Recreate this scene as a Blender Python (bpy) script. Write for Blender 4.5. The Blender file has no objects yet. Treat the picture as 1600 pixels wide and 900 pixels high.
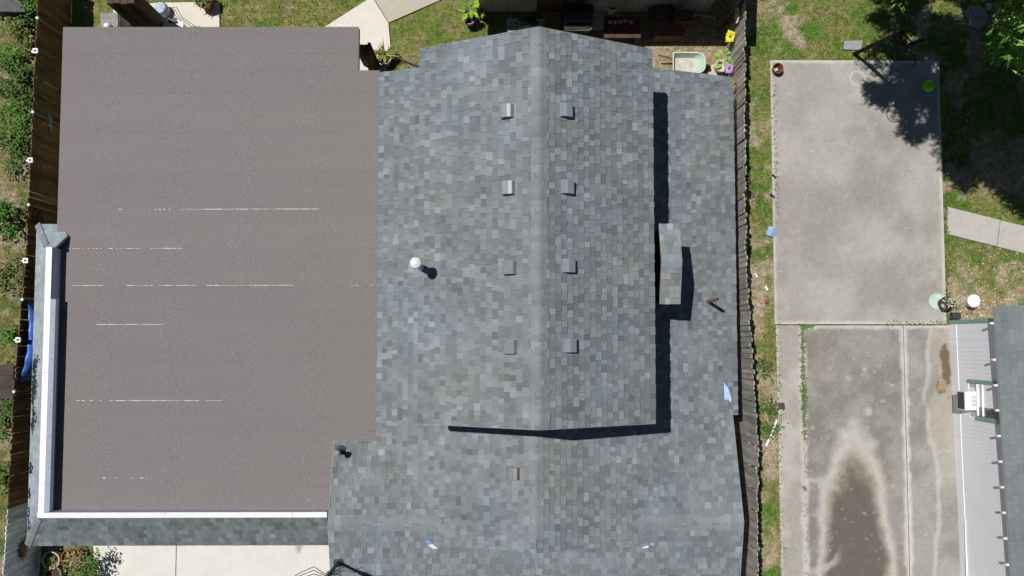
import bpy, math, random
import numpy as np
from mathutils import Vector, Matrix, Euler

# ------------------------------------------------------------------ camera, sky, sun, exposure
scn = bpy.context.scene
COL = scn.collection
F, H, NX, NY = 1425.0, 25.0, 785.0, 535.0          # focal length in 1600-px units, drone height, nadir
CB = math.atan((NX - 800) / F); CA = math.atan((NY - 450) / F * math.cos(CB))
cam_d = bpy.data.cameras.new('camera'); cam_d.sensor_width = 36.0; cam_d.lens = 36.0 * F / 1600.0
cam_d.clip_start = 0.5; cam_d.clip_end = 2000.0
cam = bpy.data.objects.new('camera', cam_d); COL.objects.link(cam)
cam.location = (0, 0, H); cam.rotation_euler = (CA, CB, 0); scn.camera = cam

SUN = Vector((-0.333, 0.184, 1.0)).normalized()     # towards the sun
world = bpy.data.worlds.new('World'); scn.world = world; world.use_nodes = True
wn = world.node_tree; bg = wn.nodes['Background']
sky = wn.nodes.new('ShaderNodeTexSky'); sky.sky_type = 'NISHITA'; sky.sun_disc = False
sky.sun_elevation = math.asin(SUN.z); sky.sun_rotation = math.atan2(SUN.x, SUN.y)
sky.air_density = 0.65; sky.dust_density = 0.1; sky.ozone_density = 1.0
wn.links.new(sky.outputs[0], bg.inputs[0]); bg.inputs[1].default_value = 0.05
sun_d = bpy.data.lights.new('sun', 'SUN'); sun_d.energy = 5.0; sun_d.angle = math.radians(0.53); sun_d.color = (1.0, 0.968, 0.93)
sun = bpy.data.objects.new('sun', sun_d); COL.objects.link(sun)
sun.rotation_euler = SUN.to_track_quat('Z', 'Y').to_euler(); sun.location = (-10, 6, 40)
vs = scn.view_settings; vs.view_transform = 'Standard'; vs.look = 'None'; vs.exposure = -0.25; vs.gamma = 1.0; vs.use_curve_mapping = False

# ------------------------------------------------------------------ helpers
R = random.Random(7)
_RX = (math.cos(CA), math.sin(CA)); _RY = (math.cos(CB), math.sin(CB))
def P(px, py, z=0.0):
    """plan position (metres) of a thing seen at photo pixel px,py when it is z metres above the ground"""
    x, y, w = (px - 800) / F, -(py - 450) / F, -1.0
    y, w = y * _RX[0] - w * _RX[1], y * _RX[1] + w * _RX[0]
    x, w = x * _RY[0] + w * _RY[1], -x * _RY[1] + w * _RY[0]
    t = (z - H) / w
    return Vector((x * t, y * t, z))

_rs = np.random.RandomState(3); _G = _rs.rand(256, 256)
def vnoise(x, y):
    xi = np.floor(x).astype(int); yi = np.floor(y).astype(int); fx = x - xi; fy = y - yi
    fx = fx * fx * (3 - 2 * fx); fy = fy * fy * (3 - 2 * fy)
    a = _G[xi % 256, yi % 256]; b = _G[(xi + 1) % 256, yi % 256]; c = _G[xi % 256, (yi + 1) % 256]; d = _G[(xi + 1) % 256, (yi + 1) % 256]
    return (a * (1 - fx) + b * fx) * (1 - fy) + (c * (1 - fx) + d * fx) * fy
def fbm(x, y, s=1.0, o=4, off=0.0):
    x = np.asarray(x, float) * s + off; y = np.asarray(y, float) * s + off * 1.7; t = 0; a = 0.5; n = 0
    for i in range(o):
        t = t + a * vnoise(x, y); n += a; a *= 0.55; x = x * 2.03 + 11.3; y = y * 2.03 + 5.1
    return t / n
def sstep(a, b, x): 
    t = np.clip((np.asarray(x, float) - a) / (b - a), 0, 1); return t * t * (3 - 2 * t)

MATS = {}
def mat(name, col=(0.3, 0.3, 0.3), rough=0.85, var=0.2, scale=3.0, fine=0.15, fscale=90.0, metal=0.0, spec=0.3, attr=False, bump=0.0,
        bscale=60.0, trans=0.0, stretch=None, coarse=None):
    m = bpy.data.materials.new(name); m.use_nodes = True; nt = m.node_tree; N = nt.nodes; L = nt.links
    b = N['Principled BSDF']; b.inputs['Roughness'].default_value = rough; b.inputs['Metallic'].default_value = metal
    b.inputs['Specular IOR Level'].default_value = spec
    if trans: b.inputs['Transmission Weight'].default_value = trans
    geo = N.new('ShaderNodeNewGeometry'); vec = geo.outputs['Position']
    if stretch:
        mp = N.new('ShaderNodeMapping'); mp.inputs['Scale'].default_value = stretch; L.new(vec, mp.inputs[0]); vec = mp.outputs[0]
    vec0 = vec
    def noise(sc, det, vec=None):
        vec = vec if vec is not None else vec0; n = N.new('ShaderNodeTexNoise'); n.inputs['Scale'].default_value = sc; n.inputs['Detail'].default_value = det
        L.new(vec, n.inputs['Vector']); return n.outputs['Fac']
    def rng(src, lo, hi):
        r = N.new('ShaderNodeMapRange'); r.inputs[1].default_value = 0.3; r.inputs[2].default_value = 0.7
        r.inputs[3].default_value = lo; r.inputs[4].default_value = hi; L.new(src, r.inputs[0]); return r.outputs[0]
    vc = None
    if coarse:
        mp2 = N.new('ShaderNodeMapping'); mp2.inputs['Scale'].default_value = coarse; L.new(vec0, mp2.inputs[0]); vc = mp2.outputs[0]
    f1 = rng(noise(scale, 5, vc), 1 - var, 1 + var); f2 = rng(noise(fscale, 2), 1 - fine, 1 + fine)
    mu = N.new('ShaderNodeMath'); mu.operation = 'MULTIPLY'; L.new(f1, mu.inputs[0]); L.new(f2, mu.inputs[1])
    vm = N.new('ShaderNodeVectorMath'); vm.operation = 'SCALE'
    if attr:
        at = N.new('ShaderNodeAttribute'); at.attribute_name = 'tint'; L.new(at.outputs['Color'], vm.inputs[0])
    else: vm.inputs[0].default_value = col
    L.new(mu.outputs[0], vm.inputs['Scale']); L.new(vm.outputs[0], b.inputs['Base Color'])
    if bump:
        bp = N.new('ShaderNodeBump'); bp.inputs['Strength'].default_value = bump; bp.inputs['Distance'].default_value = 0.02
        L.new(noise(bscale, 4), bp.inputs['Height']); L.new(bp.outputs[0], b.inputs['Normal'])
    m.diffuse_color = (*col, 1); MATS[name] = m; return m

mat('shingle', attr=True, rough=0.95, var=0.13, scale=1.3, fine=0.16, fscale=110, spec=0.15, bump=0.25, bscale=150)
mat('membrane', attr=True, rough=0.95, var=0.022, scale=2.6, fine=0.2, fscale=42, spec=0.15, bump=0.2, bscale=130, coarse=(0.1, 1, 1))
mat('seam', (0.55, 0.55, 0.54), 0.5, 0.1, 9, 0.1)
mat('white_metal', (0.72, 0.72, 0.72), 0.4, 0.06, 5, 0.05, spec=0.4)
mat('blue_white_metal', (0.62, 0.7, 0.82), 0.45, 0.06, 3, 0.05, spec=0.4)
mat('pale_metal', (0.42, 0.5, 0.6), 0.45, 0.08, 3, 0.05, spec=0.4)
mat('shade_dark_board', (0.07, 0.06, 0.05), 0.9, 0.25)  # board brown darkened, the shade beyond the fence is put into its colour
mat('shade_dark_grey', (0.1, 0.105, 0.115), 0.8, 0.2)  # box grey darkened so that its shade sits in the colour
mat('clean_concrete', attr=True, rough=0.9, var=0.04, scale=2.5, fine=0.05, fscale=30, spec=0.2)
mat('fascia', (0.42, 0.4, 0.38), 0.8, 0.08)
mat('wall_paint', (0.45, 0.42, 0.37), 0.85, 0.08)
mat('galvanised', (0.25, 0.28, 0.315), 0.55, 0.08, 6, 0.05, metal=0.25, spec=0.5)
mat('dull_vent', (0.2, 0.21, 0.212), 0.8, 0.1, 6, 0.08)
mat('brown_vent', (0.21, 0.205, 0.215), 0.45, 0.08, 6, 0.05, metal=0.3)
mat('black', (0.012, 0.012, 0.013), 0.5, 0.1, spec=0.4)
mat('dark_grey', (0.05, 0.052, 0.058), 0.55, 0.2, spec=0.4)
mat('rust_pipe', (0.26, 0.2, 0.19), 0.7, 0.25, 12, 0.1)
mat('white_plastic', (0.8, 0.8, 0.79), 0.45, 0.04, spec=0.45)
mat('blue_film', (0.25, 0.38, 0.58), 0.35, 0.15, 20, spec=0.5)
mat('blue_tarp', (0.05, 0.15, 0.55), 0.4, 0.2, 6, 0.1, spec=0.5)
mat('light_blue_bag', (0.3, 0.48, 0.75), 0.4, 0.15, 20, spec=0.5)
mat('wood_tint', attr=True, rough=0.85, var=0.3, scale=7, fine=0.22, fscale=60, stretch=(1, 1, 0.16), bump=0.3, bscale=40)
mat('dark_wood', (0.075, 0.045, 0.03), 0.75, 0.3, 6, 0.2, stretch=(1, 1, 0.2))
mat('mid_wood', (0.2, 0.12, 0.07), 0.75, 0.3, 6, 0.2)
mat('ground', attr=True, rough=1.0, var=0.3, scale=7, fine=0.4, fscale=24, spec=0.05, bump=0.6, bscale=45)
mat('concrete', attr=True, rough=0.9, var=0.06, scale=7.0, fine=0.08, fscale=30, spec=0.2, bump=0.15, bscale=70)
mat('leaf', attr=True, rough=0.55, var=0.2, scale=14, fine=0.1, spec=0.3)
mat('bark', (0.1, 0.075, 0.055), 0.95, 0.3, 10, 0.2)
mat('terracotta', (0.22, 0.085, 0.05), 0.75, 0.25, 9, 0.1)
mat('soil', (0.07, 0.045, 0.03), 1.0, 0.3, 20, 0.3)
mat('purple_pot', (0.3, 0.2, 0.33), 0.45, 0.15, 9, spec=0.5)
mat('cream_pot', (0.6, 0.52, 0.42), 0.7, 0.1)
mat('navy_pot', (0.05, 0.05, 0.11), 0.3, 0.2, 9, spec=0.6)
mat('pale_green', (0.5, 0.62, 0.53), 0.5, 0.1, 6, 0.06, spec=0.4)
mat('dried_cement', (0.5, 0.47, 0.42), 0.95, 0.18, 9, 0.15)
mat('handle_wood', (0.25, 0.1, 0.06), 0.7, 0.2)
mat('tyre', (0.02, 0.02, 0.02), 0.85, 0.1)
mat('yellow', (0.75, 0.5, 0.03), 0.5, 0.25, 20, 0.1)
mat('lemon', (0.72, 0.68, 0.04), 0.5, 0.25, 20, 0.1)
mat('lilac', (0.5, 0.3, 0.6), 0.5, 0.25, 20, 0.1)
mat('pale_siding', (0.9, 0.9, 0.95), 0.6, 0.03, 2, 0.04, spec=0.3)
mat('green_trim', (0.24, 0.38, 0.3), 0.6, 0.12, 5, 0.08)
mat('glass', (0.03, 0.05, 0.055), 0.05, 0.05, spec=0.9)
mat('ball_green', (0.2, 0.7, 0.04), 0.5, 0.15, 6, spec=0.5)
mat('stone', (0.28, 0.27, 0.26), 0.95, 0.3, 12, 0.2, bump=0.5)
mat('pink_stone', (0.4, 0.25, 0.3), 0.9, 0.3, 12, 0.2)
mat('chrome', (0.7, 0.72, 0.74), 0.18, 0.05, metal=1.0)
mat('black_gloss', (0.02, 0.02, 0.022), 0.18, 0.1, spec=0.7)
mat('shed_wall', (0.34, 0.35, 0.36), 0.8, 0.12, 2, 0.08)
mat('cardboard', (0.13, 0.08, 0.05), 0.9, 0.2)
mat('red', (0.5, 0.05, 0.04), 0.5, 0.2)
mat('verdigris', (0.3, 0.42, 0.36), 0.6, 0.2)
mat('rope_wire', (0.12, 0.09, 0.07), 0.7, 0.1)
mat('tan_stone', (0.5, 0.44, 0.34), 0.95, 0.15, 9, 0.15)
mat('basket_metal', (0.012, 0.012, 0.014), 0.7, 0.2, spec=0.15)

ORG = {}
class MB:
    def __init__(s): s.v = []; s.f = []; s.t = []
    def add(s, vs, fs, tint=(1, 1, 1)):
        o = len(s.v); s.v += [tuple(q) for q in vs]
        for f in fs: s.f.append(tuple(i + o for i in f)); s.t.append(tint)
        return s
    def box(s, c, size, rz=0.0, tint=(1, 1, 1), M=None):
        hx, hy, hz = size[0] / 2, size[1] / 2, size[2] / 2; ca, sa = math.cos(rz), math.sin(rz); q = []
        for z in (-hz, hz):
            for x, y in ((-hx, -hy), (hx, -hy), (hx, hy), (-hx, hy)):
                p = Vector((x * ca - y * sa, x * sa + y * ca, z))
                if M is not None: p = M @ p
                q.append(p + Vector(c))
        return s.add(q, [(3, 2, 1, 0), (4, 5, 6, 7), (0, 1, 5, 4), (1, 2, 6, 5), (2, 3, 7, 6), (3, 0, 4, 7)], tint)
    def prism(s, top, drop, tint=(1, 1, 1)):
        """polygon of 3-D points (counter-clockwise from above) extruded by vector drop"""
        n = len(top); d = Vector(drop); q = [Vector(p) for p in top]; q = q + [p + d for p in q]
        return s.add(q, [tuple(range(n)), tuple(range(2 * n - 1, n - 1, -1))] + [(i, i + n, (i + 1) % n + n, (i + 1) % n) for i in range(n)], tint)
    def tube(s, path, r, n=8, tint=(1, 1, 1), cap=True):
        path = [Vector(p) for p in path]; rr = r if isinstance(r, (list, tuple)) else [r] * len(path); q = []; fs = []
        for i, p in enumerate(path):
            d = (path[min(i + 1, len(path) - 1)] - path[max(i - 1, 0)]).normalized()
            a = d.cross(Vector((0, 0, 1)) if abs(d.z) < 0.9 else Vector((1, 0, 0))).normalized(); b = d.cross(a)
            for k in range(n):
                t = 2 * math.pi * k / n; q.append(p + (a * math.cos(t) + b * math.sin(t)) * rr[i])
        for i in range(len(path) - 1):
            for k in range(n): fs.append((i * n + k, i * n + (k + 1) % n, (i + 1) * n + (k + 1) % n, (i + 1) * n + k))
        if cap: fs.append(tuple(range(n))); fs.append(tuple((len(path) - 1) * n + k for k in range(n - 1, -1, -1)))
        return s.add(q, fs, tint)
    def lathe(s, prof, c=(0, 0, 0), n=20, tint=(1, 1, 1), M=None, sx=1.0, sy=1.0):
        q = []; fs = []; c = Vector(c)
        for r, z in prof:
            for k in range(n):
                t = 2 * math.pi * k / n; p = Vector((r * sx * math.cos(t), r * sy * math.sin(t), z))
                if M is not None: p = M @ p
                q.append(p + c)
        for i in range(len(prof) - 1):
            for k in range(n): fs.append((i * n + k, i * n + (k + 1) % n, (i + 1) * n + (k + 1) % n, (i + 1) * n + k))
        if prof[0][0] > 1e-4: fs.append(tuple(range(n - 1, -1, -1)))
        if prof[-1][0] > 1e-4: fs.append(tuple((len(prof) - 1) * n + k for k in range(n)))
        return s.add(q, fs, tint)
    def leaf(s, p, d, L, W, up, tint):
        d = Vector(d).normalized(); sd = d.cross(Vector(up)).normalized() * W * 0.5; nn = sd.cross(d).normalized(); p = Vector(p)
        return s.add([p, p + d * L * 0.45 + sd + nn * W * 0.12, p + d * L - nn * L * 0.12, p + d * L * 0.45 - sd + nn * W * 0.12, p + d * L * 0.5], [(0, 1, 2, 4), (0, 4, 2, 3)], tint)
    def build(s, name, m, parent=None, base=None, smooth=False):
        me = bpy.data.meshes.new(name)
        if parent is not None: org = ORG[parent]
        else: org = Vector(base) if base is not None else Vector((0, 0, 0))
        a = np.array(s.v, dtype=float) - np.array(org)
        me.from_pydata(a.tolist(), [], s.f); me.update()
        if m in ('shingle', 'membrane', 'wood_tint', 'leaf', 'concrete', 'clean_concrete', 'ground'):
            at = me.attributes.new('tint', 'FLOAT_COLOR', 'FACE')
            at.data.foreach_set('color', np.array([(*t, 1.0) for t in s.t], dtype=np.float32).ravel())
        me.materials.append(MATS[m])
        if smooth: me.polygons.foreach_set('use_smooth', [True] * len(me.polygons))
        o = bpy.data.objects.new(name, me); COL.objects.link(o); ORG[o] = org
        if parent is not None: o.parent = parent
        else: o.location = org
        return o
def tag(o, label=None, cat=None, group=None, kind=None):
    if label: o['label'] = label
    if cat: o['category'] = cat
    if group: o['group'] = group
    if kind: o['kind'] = kind
    return o
def thing(name, label, cat, base, group=None):
    o = bpy.data.objects.new(name, None); COL.objects.link(o); o.location = base; o.empty_display_size = 0.2
    ORG[o] = Vector(base); return tag(o, label, cat, group)
def grid_obj(name, m, xs, ys, zf, cf):
    X, Y = np.meshgrid(np.array(xs, float), np.array(ys, float), indexing='ij'); nx, ny = X.shape
    V = np.stack([X, Y, zf(X, Y)], -1).reshape(-1, 3); i = np.arange(nx * ny).reshape(nx, ny)
    Fc = np.stack([i[:-1, :-1], i[1:, :-1], i[1:, 1:], i[:-1, 1:]], -1).reshape(-1, 4)
    me = bpy.data.meshes.new(name); me.from_pydata(V.tolist(), [], Fc.tolist()); me.update()
    at = me.attributes.new('tint', 'FLOAT_COLOR', 'POINT'); C = cf(X, Y).reshape(-1, 3)
    at.data.foreach_set('color', np.concatenate([C, np.ones((len(C), 1))], 1).astype(np.float32).ravel())
    me.materials.append(MATS[m]); me.polygons.foreach_set('use_smooth', [True] * len(me.polygons))
    o = bpy.data.objects.new(name, me); COL.objects.link(o); ORG[o] = Vector((0, 0, 0)); return o
def mixc(a, b, t): 
    t = np.asarray(t)[..., None]; return np.asarray(a) * (1 - t) + np.asarray(b) * t
def jit(c, k): 
    f = 1 + R.uniform(-k, k); return tuple(x * f for x in c)

# ------------------------------------------------------------------ ground
def cover(X, Y):
    """share of grass (0 bare, 1 full) over the plan"""
    n = fbm(X, Y, 1.1, 4, 3.0); n2 = fbm(X, Y, 3.4, 4, 9.0); b = n * 0.6 + n2 * 0.4
    back = ((X > -12.2) & (X < 2.2) & (Y > 6)); yard = ((X >= 2.2) & (X < 6.4) & (Y > 5)); strip = ((X >= 6.4) & (X < 8) & (Y < 7.9))
    left = X <= -12.2; gravel = (X > 12.2) & (Y < 2.2)
    k = np.where(back, 0.3, np.where(yard, -0.16, np.where(strip, 0.02, np.where(left, 0.0, np.where(gravel, -0.03, 0.06)))))
    return sstep(0.44, 0.56, b + k)
GREEN = np.array((0.085, 0.15, 0.024)); OLIVE = np.array((0.17, 0.175, 0.055)); DRY = np.array((0.28, 0.225, 0.125)); DIRT = np.array((0.33, 0.27, 0.19))
def ground_col(X, Y):
    c = cover(X, Y); n = fbm(X, Y, 2.2, 4, 21.0); n3 = fbm(X, Y, 6.0, 3, 33.0)
    back = ((X > -12.2) & (X < 2.2) & (Y > 6)) * 1.0
    g = mixc(GREEN, OLIVE, np.clip(sstep(0.4, 0.65, n) * 0.8 + back * 0.35, 0, 1)); g = mixc(g, DRY, sstep(0.55, 0.72, n3) * (0.45 + 0.25 * back))
    d = mixc(DIRT, DRY, sstep(0.4, 0.6, n))
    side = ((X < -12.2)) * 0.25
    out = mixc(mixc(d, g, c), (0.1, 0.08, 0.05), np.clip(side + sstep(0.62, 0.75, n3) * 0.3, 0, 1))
    far_ = np.clip(sstep(14.9, 15.9, np.abs(X)) + sstep(10.6, 11.7, Y) + sstep(-7.6, -8.8, Y), 0, 1); return mixc(out, (0.15, 0.155, 0.06), far_)
far = [-400, -200, -110, -60, -35, -22]
gx = far + list(np.arange(-16, 17.01, 0.1)) + [23, 35, 60, 110, 200, 400]
gy = far + [-14] + list(np.arange(-9, 12.01, 0.1)) + [15, 22, 35, 60, 110, 200, 400]
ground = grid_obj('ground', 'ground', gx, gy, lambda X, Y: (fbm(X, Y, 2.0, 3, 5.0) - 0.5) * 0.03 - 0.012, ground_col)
tag(ground, kind='structure')

# concrete ---------------------------------------------------------
CONC = np.array((0.325, 0.309, 0.281)); PALE = np.array((0.46, 0.44, 0.4)); PINKISH = np.array((0.34, 0.315, 0.285))
def edge_dist(X, Y, x0, x1, y0, y1): return np.minimum(np.minimum(X - x0, x1 - X), np.minimum(Y - y0, y1 - Y))
def ell(X, Y, p, rx, ry): return np.sqrt(((X - p[0]) / rx) ** 2 + ((Y - p[1]) / ry) ** 2)
def slab(name, x0, x1, y0, y1, colf, step, top, parent, skew=0.0, m_='concrete'):
    xs = np.linspace(0, 1, max(2, int((x1 - x0) / step))); ys = np.linspace(y0, y1, max(2, int((y1 - y0) / step)))
    X, Y = np.meshgrid(xs, ys, indexing='ij'); X = x0 + X * (x1 - x0) + (Y - y1) * skew; nx, ny = X.shape
    Z = np.full_like(X, top) + (fbm(X, Y, 0.7, 2, 2.0) - 0.5) * 0.006
    e = edge_dist(X, Y, X.min(), X.max(), y0, y1)
    V = np.stack([X, Y, Z], -1).reshape(-1, 3); i = np.arange(nx * ny).reshape(nx, ny)
    Fc = np.stack([i[:-1, :-1], i[1:, :-1], i[1:, 1:], i[:-1, 1:]], -1).reshape(-1, 4).tolist()
    loop = list(i[:, 0]) + list(i[-1, 1:]) + list(i[-2::-1, -1]) + list(i[0, -2:0:-1]); m = len(V); B = V[loop].copy(); B[:, 2] = -0.06
    V = np.concatenate([V, B]); k = len(loop)
    Fc += [(int(loop[(j + 1) % k]), int(loop[j]), m + j, m + (j + 1) % k) for j in range(k)]
    me = bpy.data.meshes.new(name); me.from_pydata(V.tolist(), [], Fc); me.update()
    C = colf(X, Y).reshape(-1, 3); C = np.concatenate([C, C[loop]])
    at = me.attributes.new('tint', 'FLOAT_COLOR', 'POINT'); at.data.foreach_set('color', np.concatenate([C, np.ones((len(C), 1))], 1).astype(np.float32).ravel())
    me.materials.append(MATS[m_]); o = bpy.data.objects.new(name, me); COL.objects.link(o); ORG[o] = Vector((0, 0, 0)); o.parent = parent; return o
def speck(X, Y, th=0.73, s=7.0, off=50): return 0.55 * sstep(th + 0.05, th + 0.13, fbm(X, Y, s * 1.9, 2, off))

drive = thing('driveway', None, None, (0, 0, 0)); drive['kind'] = 'structure'
def colA(X, Y):
    n = fbm(X, Y, 0.7, 5, 40); c = mixc(CONC * 0.9, CONC * 1.08, sstep(0.3, 0.7, n)); c = mixc(c, PALE, 0.45 * sstep(0.35, 0.75, fbm(X, Y, 1.6, 5, 77)))
    c = mixc(c, CONC * 0.72, 0.45 * sstep(0.6, 0.0, np.abs(Y - 4.1 + 0.8 * (fbm(X, Y, 1, 3, 8) - 0.5))) * sstep(11.6, 9.2, X))
    c = mixc(c, PALE * 1.15, 0.6 * speck(X, Y)); c = mixc(c, CONC * 0.55, 0.5 * speck(X, Y, 0.76, 9, 90))
    e = edge_dist(X, Y, 7.45, 12.2, 0.5, 7.86); c = mixc(c, PALE * 1.2, 0.8 * sstep(0.12, 0.02, e + 0.08 * (fbm(X, Y, 5, 3, 1) - 0.5)))
    r = ell(X, Y, P(1338, 123), 0.2, 0.2); c = mixc(c, PALE * 1.2, 0.7 * sstep(0.16, 0.05, np.abs(r - 1)))
    r = ell(X, Y, P(1338, 123), 0.15, 0.15); return mixc(c, CONC * 0.7, 0.35 * sstep(1, 0.6, r))
slab('concrete_slab', 7.47, 12.2, 0.5, 7.86, colA, 0.04, 0.06, drive)
def colB(X, Y):
    n = fbm(X, Y, 1.2, 4, 14); c = mixc(PINKISH * 0.9, PINKISH * 1.12, n); c = mixc(c, PALE, 0.6 * sstep(0.5, 0.7, fbm(X, Y, 1.7, 3, 6)))
    e = np.minimum(X - 7.5, 8.2 - X); c = mixc(c, PALE * 1.12, 0.7 * sstep(0.13, 0.02, e + 0.1 * (fbm(X, Y, 4, 3, 1) - 0.5))); return mixc(c, PINKISH * 0.5, 0.5 * speck(X, Y, 0.77))
slab('concrete_slab', 7.5, 8.2, -7.5, 0.46, colB, 0.04, 0.055, drive, skew=-0.004)
sP = [P(1338, 690), P(1338, 900)]
def stain(X, Y, hw, hh, off):
    """signed, about metres: <0 inside a tall half ellipse"""
    c = P(1336, 905); r = np.sqrt((np.abs(X - c.x - 0.12 * (fbm(Y, Y * 0.3, 0.9, 2, 4) - 0.5)) / hw) ** 2 + (np.clip(Y - c.y, 0, 9) / hh) ** 1.7)
    return (r - 1) * hw + 0.24 * (fbm(X, Y, 1.7, 5, off) - 0.5)
def colC(X, Y):
    n = fbm(X, Y, 0.9, 5, 24); c = mixc(CONC * 0.64, CONC * 0.85, sstep(0.35, 0.65, n)); c = mixc(c, CONC * 0.98, 0.45 * sstep(0.5, 0.7, fbm(X, Y, 3.2, 4, 7)))
    d = stain(X, Y, 1.04, 4.15, 61); d2 = stain(X, Y, 0.9, 3.4, 61)
    c = mixc(c, PALE * 1.08, 0.85 * sstep(0.14, -0.08, d)); c = mixc(c, np.array((0.32, 0.275, 0.21)), 0.75 * sstep(0.14, -0.04, d2)); c = mixc(c, np.array((0.115, 0.1, 0.086)), 0.93 * sstep(0.06, -0.2, d2 + 0.12 * (fbm(X, Y, 5, 3, 9) - 0.5)))
    for (x, y, r, k) in ((1356, 643, .13, .9), (1332, 660, .17, .6), (1362, 693, .2, .75), (1355, 668, .06, .6), (1268, 668, .07, .7), (1298, 668, .05, .5), (1324, 590, .1, .6), (1296, 576, .06, .5), (1350, 577, .07, .7), (1346, 585, .05, .6), (1320, 680, .1, .5)):
        q = P(x, y); c = mixc(c, PALE * 1.15, 0.65 * k * sstep(1.25, 0.3, ell(X, Y, q, r, r) + 0.4 * (fbm(X, Y, 6, 3, 2) - 0.5)))
    rib = np.abs(np.sqrt((X - 8.2) ** 2 * 1.0 + (Y + 4.9) ** 2) - 1.25 + 0.5 * (fbm(X, Y, 1.6, 3, 8) - 0.5)); c = mixc(c, PALE, 0.6 * sstep(0.16, 0.03, rib) * sstep(9.25, 8.9, X) * (Y < -3.6))
    e = edge_dist(X, Y, 8.2, 11.02, -9, 0.47); c = mixc(c, PALE * 1.15, 0.85 * sstep(0.16, 0.03, e + 0.14 * (fbm(X, Y, 3.5, 4, 1) - 0.5)))
    c = mixc(c, PALE * 1.2, 0.8 * speck(X, Y, 0.76, 6, 52)); return mixc(c, CONC * 0.5, 0.4 * speck(X, Y, 0.77, 8, 12))
slab('concrete_slab', 8.225, 11.0, -7.5, 0.46, colC, 0.035, 0.05, drive)
def colD(X, Y):
    n = fbm(X, Y, 0.9, 5, 34); c = mixc(CONC * 0.68, CONC * 0.95, sstep(0.35, 0.65, n)); wx = 11.72 + 0.12 * np.sin(Y * 1.1) + 0.25 * (fbm(X, Y, 1.5, 3, 9) - 0.5)
    band = sstep(-0.02, 0.1, X - wx) * sstep(-5.5, -2.5, Y) ; c = mixc(c, np.array((0.38, 0.35, 0.29)), 0.5 * band); c = mixc(c, PALE * 1.1, 0.5 * sstep(0.1, 0.02, np.abs(X - wx) + 0.06 * (fbm(X, Y, 5, 3, 4) - 0.5)))
    rib = np.abs(X - 11.5 - 0.16 * np.sin((Y + 1.5) * 2.2) - 0.1 * (Y + 3)); c = mixc(c, CONC * 0.62, 0.55 * sstep(0.14, 0.03, rib) * sstep(-3.2, -2.4, Y) * sstep(-0.4, -1.0, Y))
    q = P(1478, 572); r = ell(X, Y, q, 0.13, 0.55) + 2.6 * (fbm(X, Y, 3.0, 5, 71) - 0.5); c = mixc(c, np.array((0.13, 0.095, 0.055)), 0.95 * sstep(1.1, 0.8, r))
    q = P(1475, 604); r = ell(X, Y, q, 0.17, 0.17) + 2.8 * (fbm(X, Y, 3.6, 5, 31) - 0.5); c = mixc(c, np.array((0.3, 0.225, 0.135)), 0.95 * sstep(1.05, 0.85, r)); c = mixc(c, np.array((0.12, 0.07, 0.03)), 0.8 * sstep(0.3, 0.1, np.abs(r - 1.05)) * (fbm(X, Y, 6, 2, 3) > 0.45))
    e = np.minimum(X - 11.02, 0.46 - Y); c = mixc(c, PALE * 1.2, 0.8 * sstep(0.13, 0.03, e + 0.14 * (fbm(X, Y, 3.5, 4, 1) - 0.5))); return mixc(c, PALE * 1.15, 0.8 * speck(X, Y, 0.75, 7, 152))
slab('concrete_slab', 11.02, 12.42, -7.5, 0.46, colD, 0.035, 0.054, drive)
# path running right from the slab
path = thing('garden_path', None, None, (0, 0, 0)); path['kind'] = 'structure'
def poly_slab(name, pix, top, tint, parent, kind='concrete'):
    mb = MB(); mb.prism([Vector((P(*q).x, P(*q).y, top)) for q in pix], (0, 0, -0.1), tint); return mb.build(name, kind, parent)
for seg in (((1479, 366), (1556, 385), (1561, 344), (1479, 323.5)), ((1557, 385.5), (1660, 411), (1665, 370), (1562, 344.5))):
    poly_slab('path_slab', seg, 0.05, (0.44, 0.425, 0.385), path)
walk = thing('back_walkway', None, None, (0, 0, 0)); walk['kind'] = 'structure'
poly_slab('path_slab', ((450, 80), (560, 130), (600, 125), (610.5, 74), (607, 37), (583, -2), (578, -2)), 0.05, (0.66, 0.63, 0.56), walk, 'clean_concrete')
poly_slab('path_slab', ((607.8, 36), (692, -1), (760, -40), (640, -60), (584.5, -2)), 0.045, (0.46, 0.42, 0.34), walk, 'clean_concrete')
pt = thing('patio', None, None, (0, 0, 0)); pt['kind'] = 'structure'
poly_slab('patio_slab', ((178, 70), (344, 70), (343, 4), (252, 5), (178, 10)), 0.05, (0.66, 0.61, 0.53), pt, 'clean_concrete')
fd = thing('front_drive', None, None, (0, 0, 0)); fd['kind'] = 'structure'
def colW(X, Y):
    n = fbm(X, Y, 0.8, 4, 3); c = mixc(np.array((0.6, 0.585, 0.53)), np.array((0.68, 0.67, 0.62)), n); q = P(468, 853)
    return mixc(c, np.array((0.25, 0.22, 0.13)), 0.7 * sstep(1.1, 0.4, ell(X, Y, q, 0.13, 0.22) + 0.8 * (fbm(X, Y, 6, 3, 3) - 0.5)))
a0 = P(147, 860).x; a1 = P(276, 880).x
slab('drive_slab', a0, a1 - 0.012, -9.5, -4.3, colW, 0.06, 0.05, fd, m_='clean_concrete'); slab('drive_slab', a1 + 0.012, -3.9, -9.5, -4.3, colW, 0.06, 0.048, fd, m_='clean_concrete')

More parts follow.
